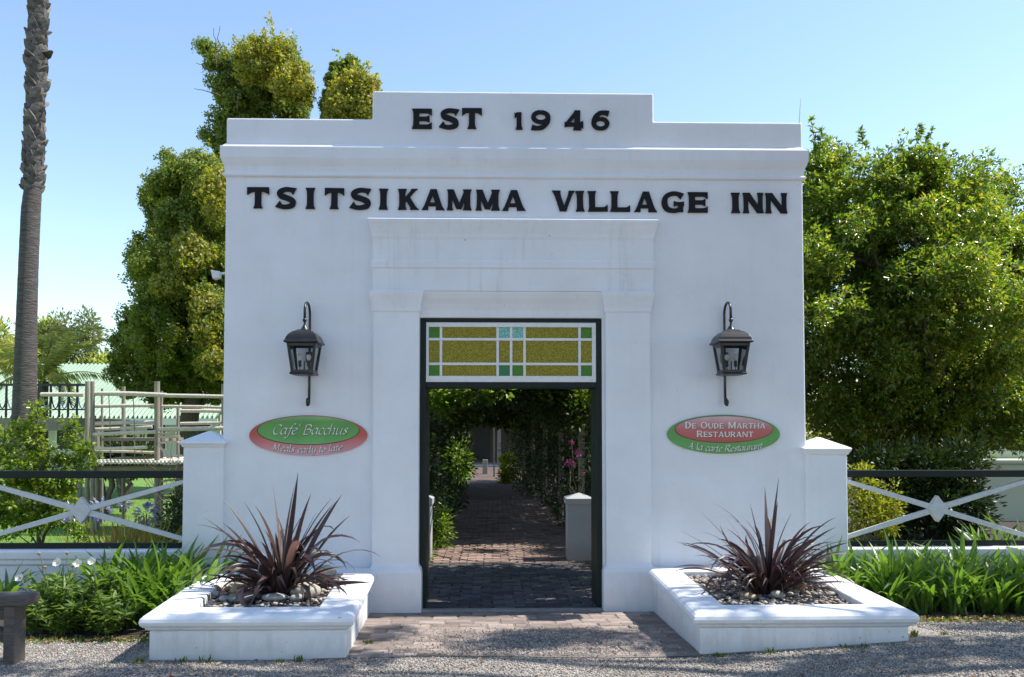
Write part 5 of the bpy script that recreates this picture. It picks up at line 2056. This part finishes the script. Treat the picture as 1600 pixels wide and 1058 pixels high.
for x_, y0_, y1_, r_, Yo in ((136.5, 596, 868, .034, 0), (144.5, 596, 872, .034, -.1), (245.5, 596, 850, .042, 0), (252.5, 611, 850, .022, .5), (159.5, 607, 850, .02, 1.2), (193, 604, 850, .032, 1.0), (278, 635, 850, .024, .6), (152, 674, 850, .034, .4), (350, 600, 850, .04, 0), (360, 610, 850, .03, 1.2)):
    o = pole("post", (x_, y0_), (x_, y1_), r_, M_POST, YQ + Yo)
for x0_, y0_, x1_, y1_, r_, Yo in ((64, 616.5, 131, 617, .034, .05), (146, 615, 260, 617.5, .036, -.08), (258, 618, 360, 620, .03, -.08), (146, 635, 242, 634, .028, .05), (253, 635, 360, 637, .024, .3), (282, 642, 360, 643, .03, .55), (146, 662, 243, 660, .03, .05), (146, 671, 238, 667, .026, -.05),
                                  (247, 671, 360, 669, .032, -.08), (282, 662, 360, 661, .026, .5), (146, 679, 244, 675, .028, -.12), (147, 701, 230, 699, .026, -.1), (147, 705, 242, 707, .02, .1), (247, 678, 275, 676, .018, -.05), (247, 683, 281, 682, .02, -.05), (247, 692, 279, 691, .018, -.05), (249, 696, 262, 715, .018, -.05), (260, 714, 285, 712, .018, -.05)):
    pole("rail", (x0_, y0_), (x1_, y1_), r_, M_POLE, YQ + Yo)
# platforms of split poles
M_DECK = simple("split_pole_deck", (.70, .64, .53), (.52, .46, .37), rough=.8, scale=5, bstr=.3, objrand=.2)
pz = PZ(200, 722, YQ)
for k in range(30):
    x = PX(150, 722, YQ) + k * .058
    mb = MB()
    mb.tube([(x, YQ - .25, pz), (x, YQ + 1.0, pz + .03)], .027, 7)
    mb.build("deck_pole", M_DECK, cf)
mb = MB()
mb.tube([P(146, 733, YQ), P(300, 731, YQ)], .05, 10)
mb.build("bearer", M_POST, cf)
pz = PZ(200, 684, YQ + .6)
mb = MB()
mb.box(PX(150, 684, YQ), PX(246, 684, YQ), YQ + .2, YQ + 1.1, pz - .05, pz)
mb.build("shelf", M_POST, cf)
for k in range(7):
    pole("rail", (252, 752 + k * 9), (292, 749 + k * 9.5), .015, M_POLE, YQ + .3)
for px in (172, 210):
    mb = MB()
    mb.tube([P(px - 2, 616, YQ - .1), P(px, 670, YQ - .1), P(px + 1, 738, YQ - .1)], .007, 5)
    mb.build("rope", M_POST, cf)

# agapanthus flowers, yellow tuft, bare stalks on the lawn edge
M_BLUE = leaf_mat("agapanthus_blue", [(.16, .17, .42), (.25, .25, .55), (.4, .38, .66)], rough=.6, trans=.3)
GF = "blue agapanthus flower heads behind the left fence"
for px, py, r_, Y, lb in ((156, 797, 17, 1.0, "pale lilac agapanthus head right of the fence diamond"), (229, 803, 17, 1.2, "darker blue agapanthus head left of the white pier"), (195, 786, 10, 3.0, "small purple agapanthus head on the lawn between the other two"), (106, 808, 8, .9, "pale agapanthus head just left of the fence diamond")):
    c_ = P(px, py, Y)
    t = thing("agapanthus_flower", lb, "flower", (c_.x, Y, .03), GF)
    mb = MB()
    mb.tube([(c_.x + .02, Y, .0), (c_.x, Y, c_.z * .5), c_], .006, 6)
    mb.build("stalk", M_STEM, t)
    n = 90
    rad = r_ * (Y - CAM.y) / F
    d = rand_dirs(n)
    V, Fc = leaf_cloud(np.array(c_) + d * rad * rng.uniform(.45, .85, (n, 1)), d, np.full(n, rad * .5), np.full(n, rad * .3))
    link("petals", np_mesh("petals", V, Fc), M_BLUE, t)
    n = 30
    V, Fc = leaf_cloud(np.array((c_.x, Y, .03)) + rng.normal(0, .03, (n, 3)) * (1, 1, 0), rng.normal(0, .6, (n, 3)) + (0, 0, 1), np.full(n, .32), np.full(n, .028))
    link("leaves", np_mesh("leaves", V, Fc), M_AGA, t)
M_STRAW = leaf_mat("straw_grass", [(.35, .26, .08), (.45, .35, .14), (.3, .25, .07)], rough=.7, trans=.35)
for px, Y, h, lb in ((190, .75, .26, "tuft of yellow straw coloured grass behind the left fence"), (222, .8, .26, "second straw tuft behind the left fence nearer the pier")):
    n = 130
    x = PX(px, 840, Y)
    V, Fc = leaf_cloud(np.array((x, Y, .03)) + rng.normal(0, .06, (n, 3)) * (1, .6, 0), rng.normal(0, .45, (n, 3)) + (0, 0, 1), rng.uniform(.6, 1.1, n) * (h + .52), np.full(n, .022))
    tag(link("straw_tuft", np_mesh("straw_tuft", V, Fc), M_STRAW), lb, "grass tuft", "straw tufts behind the left fence")
tree("dark_shrub", "dark twiggy shrub between the left fence and the white pier", (PX(275, 850, 1.3), 1.3, .02), px_blobs([(272, 800, 14, 30), (266, 830, 18, 18), (282, 780, 10, 24)], 1.3), .014, L_DK, 60, 16, .07, .045, .02, cat="shrub")
t = thing("bare_bush", "leafless grey twiggy bush under the pole frame behind the left pier", "bush", (PX(290, 850, 5), 5.0, .02))
mb = MB()
for i in range(46):
    b0 = Vector((PX(295, 850, 5) + random.gauss(0, .2), 5 + random.gauss(0, .15), 0))
    limb(mb, b0, b0 + Vector((random.gauss(0, .3), random.gauss(0, .2), random.uniform(.7, 1.5))), .008, .003, .3, 4)
mb.build("twigs", simple("bare_twig", (.17, .13, .11), (.11, .08, .07), rough=.9), t)
t = thing("dark_tree", "small dark tree with forked trunk standing on the lawn under the pole frame", "tree", (PX(165, 800, 8), 8.0, .02))
mb = MB()
for a, b_ in (((165, 806), (158, 735)), ((166, 806), (176, 735)), ((192, 800), (186, 735)), ((192, 800), (200, 738)), ((154, 806), (150, 735))):
    limb(mb, P(a[0], a[1], 8), P(b_[0], b_[1], 8), .06, .05, .15, 7)
mb.build("trunk", M_TRUNK, t, smooth=True)
crown("crown", px_blobs([(170, 715, 40, 22), (205, 715, 30, 18)], 8.3), 60, 60, .2, .1, .045, L_DK, t)

# pale wall seen past the right tree
YW = 7.0
w2 = thing("pale_outbuilding", "pale green plastered building behind the right fence at the picture edge", "building", (PX(1600, 800, YW), YW, 0))
mb = MB()
xa = PX(1512, 780, YW)
mb.box(xa, xa + 5, YW, YW + 3, -.1, PZ(1560, 725, YW))
mb.build("wall", M_CREAMWALL, w2, bevel=.02)
mb = MB()
mb.box(xa - .05, xa + 5.05, YW - .05, YW + 3.05, PZ(1560, 725, YW) + .001, PZ(1560, 718, YW))
mb.build("coping", M_CREAMWALL, w2, bevel=.02)
mb = MB()
mb.box(xa + .35, xa + 4, YW + .6, YW + 2.9, PZ(1560, 718, YW), PZ(1560, 640, YW))
mb.build("upper_wall", M_CREAMWALL, w2, bevel=.02)

# ------------------------------------------------------------------ garden behind the gateway
def low_post(x0_, label):
    t = thing("path_post", label, "post", (x0_ + .15, 2.9, 0), "low white posts beside the path")
    zt_ = PZ(905, 779, 2.75)
    mb = MB()
    mb.rects([(-.1, x0_, x0_ + .30, 2.75, 3.05), (zt_ - .07, x0_, x0_ + .30, 2.75, 3.05)])
    mb.build("shaft", M_POSTSHADE, t, bevel=.008)
    mb = MB()
    q = .02
    mb.rects([(zt_ - .075, x0_ - q, x0_ + .30 + q, 2.75 - q, 3.05 + q), (zt_, x0_ - q, x0_ + .30 + q, 2.75 - q, 3.05 + q), (zt_ + .06, x0_ + .14, x0_ + .16, 2.89, 2.91)])
    mb.build("cap", M_POSTSHADE, t, bevel=.005)
    return t


xr_ = PX(887, 830, 2.75)
low_post(xr_, "low white capped post on the right of the path seen through the doorway")
low_post(PX(673, 830, 2.75) - .30, "low white capped post on the left of the path, mostly hidden by the door frame")
for xa_, xb_, lb in ((xr_ + .31, xr_ + 1.6, "low white garden wall running right from the path post"), (PX(673, 830, 2.75) - 1.6, PX(673, 830, 2.75) - .31, "low white garden wall running left from the path post")):
    mb = MB()
    mb.box(xa_, xb_, 2.8, 3.0, -.1, PZ(905, 796, 2.8))
    tag(mb.build("garden_wall", M_WHITE, None, bevel=.01), lb, "wall", "low walls behind the gateway")

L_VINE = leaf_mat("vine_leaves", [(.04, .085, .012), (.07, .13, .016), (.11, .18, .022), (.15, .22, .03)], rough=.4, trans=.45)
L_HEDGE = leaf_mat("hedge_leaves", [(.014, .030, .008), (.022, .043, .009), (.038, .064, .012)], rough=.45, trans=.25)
L_VINE2 = leaf_mat("shaded_vine_leaves", [(.025, .05, .010), (.045, .08, .013), (.07, .115, .018)], rough=.45, trans=.35)  # darker copy of the vine colour, shade under the arbour put in
# overgrown arbour: posts, beams and the vine over them
arb = thing("vine_arbour", "overgrown arbour roofing the path beyond the doorway", "arbour", (0, 8, 0))
for Y in (4.9, 7.4, 10.2, 13.2, 16.2):
    for x in (-1.15, 1.2 - .04 * (Y - 4)):
        mb = MB()
        mb.tube([(x, Y, -.05), (x, Y, 2.5)], .05, 8)
        mb.build("post", M_POST, arb)
    mb = MB()
    mb.tube([(-1.4, Y, 2.5), (1.45, Y, 2.5)], .045, 8)
    mb.build("beam", M_POST, arb)
bl = []
for Y in np.arange(5.0, 18, .8):
    for x in (-1.1, -.4, .3, 1.0):
        zc_ = 2.45 + random.gauss(0, .1) - .014 * (Y - 5)
        bl.append((x + random.gauss(0, .1), Y, zc_, .5, .55, .36))
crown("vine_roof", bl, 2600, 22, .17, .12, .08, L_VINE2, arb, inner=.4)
# hanging sprays at the near end
bl = px_blobs([(688, 620, 24, 18), (720, 612, 24, 14), (752, 608, 20, 12), (698, 636, 14, 10), (915, 616, 20, 14), (935, 634, 8, 18), (784, 606, 12, 10)], 3.75)
crown("vine_spray", bl, 120, 12, .08, .085, .05, L_VINE, arb, inner=.4)
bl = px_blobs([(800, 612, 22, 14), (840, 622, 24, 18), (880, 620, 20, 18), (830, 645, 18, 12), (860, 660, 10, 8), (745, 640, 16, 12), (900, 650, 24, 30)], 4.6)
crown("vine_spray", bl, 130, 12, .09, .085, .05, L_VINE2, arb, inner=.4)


def hedge(label, blobs, mat, clumps, per, ll=.075, lw=.036, group="hedges along the path"):
    b0 = blobs[0]
    t = thing("hedge", label, "hedge", (b0[0], b0[1], 0), group)
    for b_ in blobs[::3]:
        mb = MB()
        limb(mb, (b_[0], b_[1], -.05), (b_[0], b_[1], b_[2]), .03, .012, .1, 5)
        mb.build("stem", M_TRUNK, t)
    crown("foliage", blobs, clumps, per, .15, ll, lw, mat, t, inner=.35, zmin=.02)
    return t


bl = []
for Y in np.arange(3.5, 19, .75):
    for zc_ in (.45, 1.1, 1.75, 2.35):
        bl.append((-1.42 + random.gauss(0, .1), Y, zc_, .55, .55, .5))
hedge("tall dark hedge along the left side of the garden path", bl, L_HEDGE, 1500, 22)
bl = []
for Y in np.arange(3.4, 19, .75):
    for zc_ in ((.45, 1.0) if Y < 4.9 else (.45, 1.1, 1.75, 2.4, 3.0)):
        bl.append((1.55 + random.gauss(0, .08) - .052 * max(0, Y - 4), Y, zc_, .55, .55, .5))
hedge("tall dark hedge along the right side of the garden path", bl, L_HEDGE, 1700, 22)
# leafy trees over the hedge that shade the path
bl = []
for Y in np.arange(1.0, 20, 1.1):
    if 2.2 < Y < 4.9:
        continue
    for x, zc_ in ((2.2, 2.6), (2.7, 3.3), (3.4, 3.6), (2.2, 3.5), (1.6, 3.4)):
        if Y < 2.3 and x < 2 and zc_ < 3.5:
            zc_ += .2
        if Y < 3.8 and x > 2.3:
            continue
        bl.append((x + random.gauss(0, .12), Y + random.gauss(0, .12), zc_ - (.2 if Y < 2.3 else 0), .65, .7, .55))
hedge("higher row of shrubs behind the right hedge shading the path", bl, L_HEDGE, 1700, 26, .12, .06)
bl = []  # hidden crown added behind the gateway to darken the path
for Y in (1.15, 1.55, 1.95, 5.5, 6.4, 7.6, 9, 10.5, 12, 14, 16):
    for x in (-2.2, -1.2, -.2, .8, 1.8, 2.8):
        if Y < 3 and (x > 1.9 or x < -1.9):
            continue
        for q in range(2 if Y < 3 else 1):
            bl.append((x + .5 * q + random.gauss(0, .15), Y + random.gauss(0, .05), 3.85 - .7 * q + random.gauss(0, .1) + .05 * min(Y, 8), .75, .5 if Y < 3 else .62, .42))
tree("added_shade_tree", "unseen tree added behind the gateway, its crown shading the garden path", (-2.6, 6.0, .02), bl, .16, L_HEDGE, 2600, 26, .2, .14, .075, cat="tree", inner=.4, limbs=20, top=(-.6, 6.5, 3.9))
# near greenery at the left foot of the path
bl = px_blobs([(684, 822, 10, 20), (682, 845, 12, 16), (718, 715, 6, 22)], 4.0)
hedge("bright low greenery at the left edge of the path behind the doorway", bl, L_VINE, 90, 14, .07, .03)
bl = px_blobs([(796, 730, 10, 18), (792, 745, 9, 12)], 18.5)
hedge("small sunlit bush at the far end of the path", bl, L_YG, 50, 20, .12, .06)
bl = px_blobs([(712, 720, 9, 26), (708, 735, 10, 16)], 18.0)
hedge("sunlit bush at the far left end of the path", bl, L_YG, 50, 20, .12, .06)
# pink flowers by the right post
M_PINK = leaf_mat("pink_petals", [(.2, .02, .12), (.3, .04, .19), (.17, .018, .12)], rough=.6, trans=.35, tcol=(1.3, .9, 1.2))
M_PTW = simple("flower_twig", (.16, .14, .07), (.1, .09, .05), rough=.8)
fb = thing("pink_flowering_shrub", "slender shrub with magenta flowers above the low post right of the path", "shrub", (PX(905, 770, 3.3), 3.3, 0))
mb = MB()
for i, (px, py, r_) in enumerate(((893, 691, 4), (903, 709, 5.5), (888, 722, 6), (911, 740, 3), (897, 726, 4))):
    c_ = P(px, py, 3.3 + random.uniform(-.1, .3))
    limb(mb, (PX(905, 800, 3.4), 3.4, .3), c_, .007, .003, .15, 4)
    n = 26
    d = rand_dirs(n)
    rad = r_ * .0085
    V, Fc = leaf_cloud(np.array(c_) + d * rad * rng.random((n, 1)), d, np.full(n, rad * .7), np.full(n, rad * .55))
    link("blossom", np_mesh("blossom", V, Fc), M_PINK, fb)
mb.build("stems", M_PTW, fb)

M_COLUMN = simple("column_cream", (.22, .20, .18), rough=.8)
# verandah at the end of the path
YV = 31.0
ver = thing("verandah_house", "dark brown house front with door at the far end of the path", "house", (0, YV, 0))
sc = (YV - CAM.y) / F
px2x = lambda px: PX(px, 700, YV)
mb = MB()
mb.box(-7, 7, YV + 3.2, YV + 6, -.1, 3.4)
mb.build("wall", M_HOUSE, ver)
mb = MB()
mb.box(-7, 7, YV - .1, YV + 3.2, -.1, PZ(760, 726, YV))
mb.build("plinth", simple("plinth_grey", (.42, .42, .43), (.35, .35, .36), rough=.8, scale=3), ver, bevel=.02)
mb = MB()
mb.box(-7, 7, YV - .4, YV + 6, 2.55, 2.75)
mb.build("roof", simple("verandah_roof", (.10, .09, .08), rough=.8), ver)
mb = MB()
mb.box(px2x(739), px2x(764), YV + 3.12, YV + 3.19, PZ(760, 722, YV), 2.3)
dr = mb.build("door", M_DARKDOOR, ver, bevel=.02)
for px in (780, 726, 900, 620):
    mb = MB()
    mb.rects([(PZ(760, 726, YV), px2x(px) - .1, px2x(px) + .1, YV + .3, YV + .5), (2.54, px2x(px) - .07, px2x(px) + .07, YV + .33, YV + .47)])
    mb.build("column", M_COLUMN, ver)
mb = MB()
lx = PX(772, 648, 22)
mb.box(lx - .25, lx + .25, 22, 22.3, PZ(772, 651, 22), PZ(772, 645, 22))
mb.box(lx - .03, lx + .03, 22.1, 22.2, 0, PZ(772, 651, 22))
tag(mb.build("path_lamp", M_COLUMN, None), "small pale lamp hood on a post near the far end of the path", "lamp")
mb = MB()
mb.box(PX(754, 740, 24), PX(762, 740, 24), 24, 24.25, -.02, .55)
tag(mb.build("path_bollard", M_POST, None, bevel=.01), "dark stub of a bollard standing on the sunny far end of the path", "bollard")

# ------------------------------------------------------------------ trees round the drive, out of the picture; the dapple on the gravel is theirs
def over(gx_, gy_, z_, rx, ry, rz=.3):
    """a leafy bough at height z_ whose shadow falls at (gx_, gy_)"""
    return (gx_ + SUN.x / SUN.z * z_, gy_ + SUN.y / SUN.z * z_, z_, rx, ry, rz)


sh = [over(.45, -1.3, 7.4, .62, .34, .4), over(-.15, -1.55, 7.6, .3, .26), over(1.15, -1.75, 7.2, .3, .28), over(-1.0, -1.15, 7.2, .2, .28), over(-3.35, -2.05, 7.4, .5, .22), over(-2.5, -2.25, 7.8, .32, .2), over(-3.7, -2.75, 7.6, .6, .3),
      over(-1.6, -2.45, 7.4, .42, .22), over(-1.85, -1.72, 7.0, .5, .22), over(-1.2, -1.9, 7.3, .28, .2), over(1.9, -2.5, 7.6, .5, .32), over(3.0, -2.3, 7.4, .55, .3), over(3.5, -1.45, 7.2, .5, .24), over(4.3, -2.2, 7.4, .6, .4), over(2.3, -1.95, 7.4, .3, .16),
      over(3.5, -.62, 7.0, .5, .26), over(4.5, -.7, 7.2, .6, .3), over(4.6, -1.5, 7.4, .4, .3)]
tree("shade_tree", "spreading leafy tree beside the drive casting dappled shade on the gravel", (9.2, -3.2, .15), sh, .22, L_SH, 420, 22, .15, .10, .055, cat="tree", inner=.7, limbs=11, top=(7.4, -2.2, 6.3), group="trees round the drive")
for k, (tx, ty, lb) in enumerate(((8.5, -8.5, "broad leafy tree across the road, to the right of the drive"), (1.5, -14.5, "broad leafy tree across the road facing the gateway"), (-9.5, -13.5, "broad leafy tree across the road, to the left of the drive"), (14, -4.5, "broad leafy tree beside the right hand end of the drive"))):
    bl = []
    for i in range(26):
        a = i * 2.39996
        r_ = 4.2 * math.sqrt((i + .5) / 26)
        yb = ty + math.sin(a) * r_ * .95
        if k in (0, 3) and yb > -2.9:
            yb = -2.9 - random.random() * .6
        bl.append((tx + math.cos(a) * r_, yb, 7.6 + random.gauss(0, .5) + .5 * (4.2 - r_) / 4.2, 1.0, .9, .65))
    tree("shade_tree", lb, (tx, ty, .15), bl, .28, L_SH, 420, 26, .34, .20, .10, cat="tree", inner=.5, limbs=16, top=(tx, ty, 7.2), group="trees round the drive")
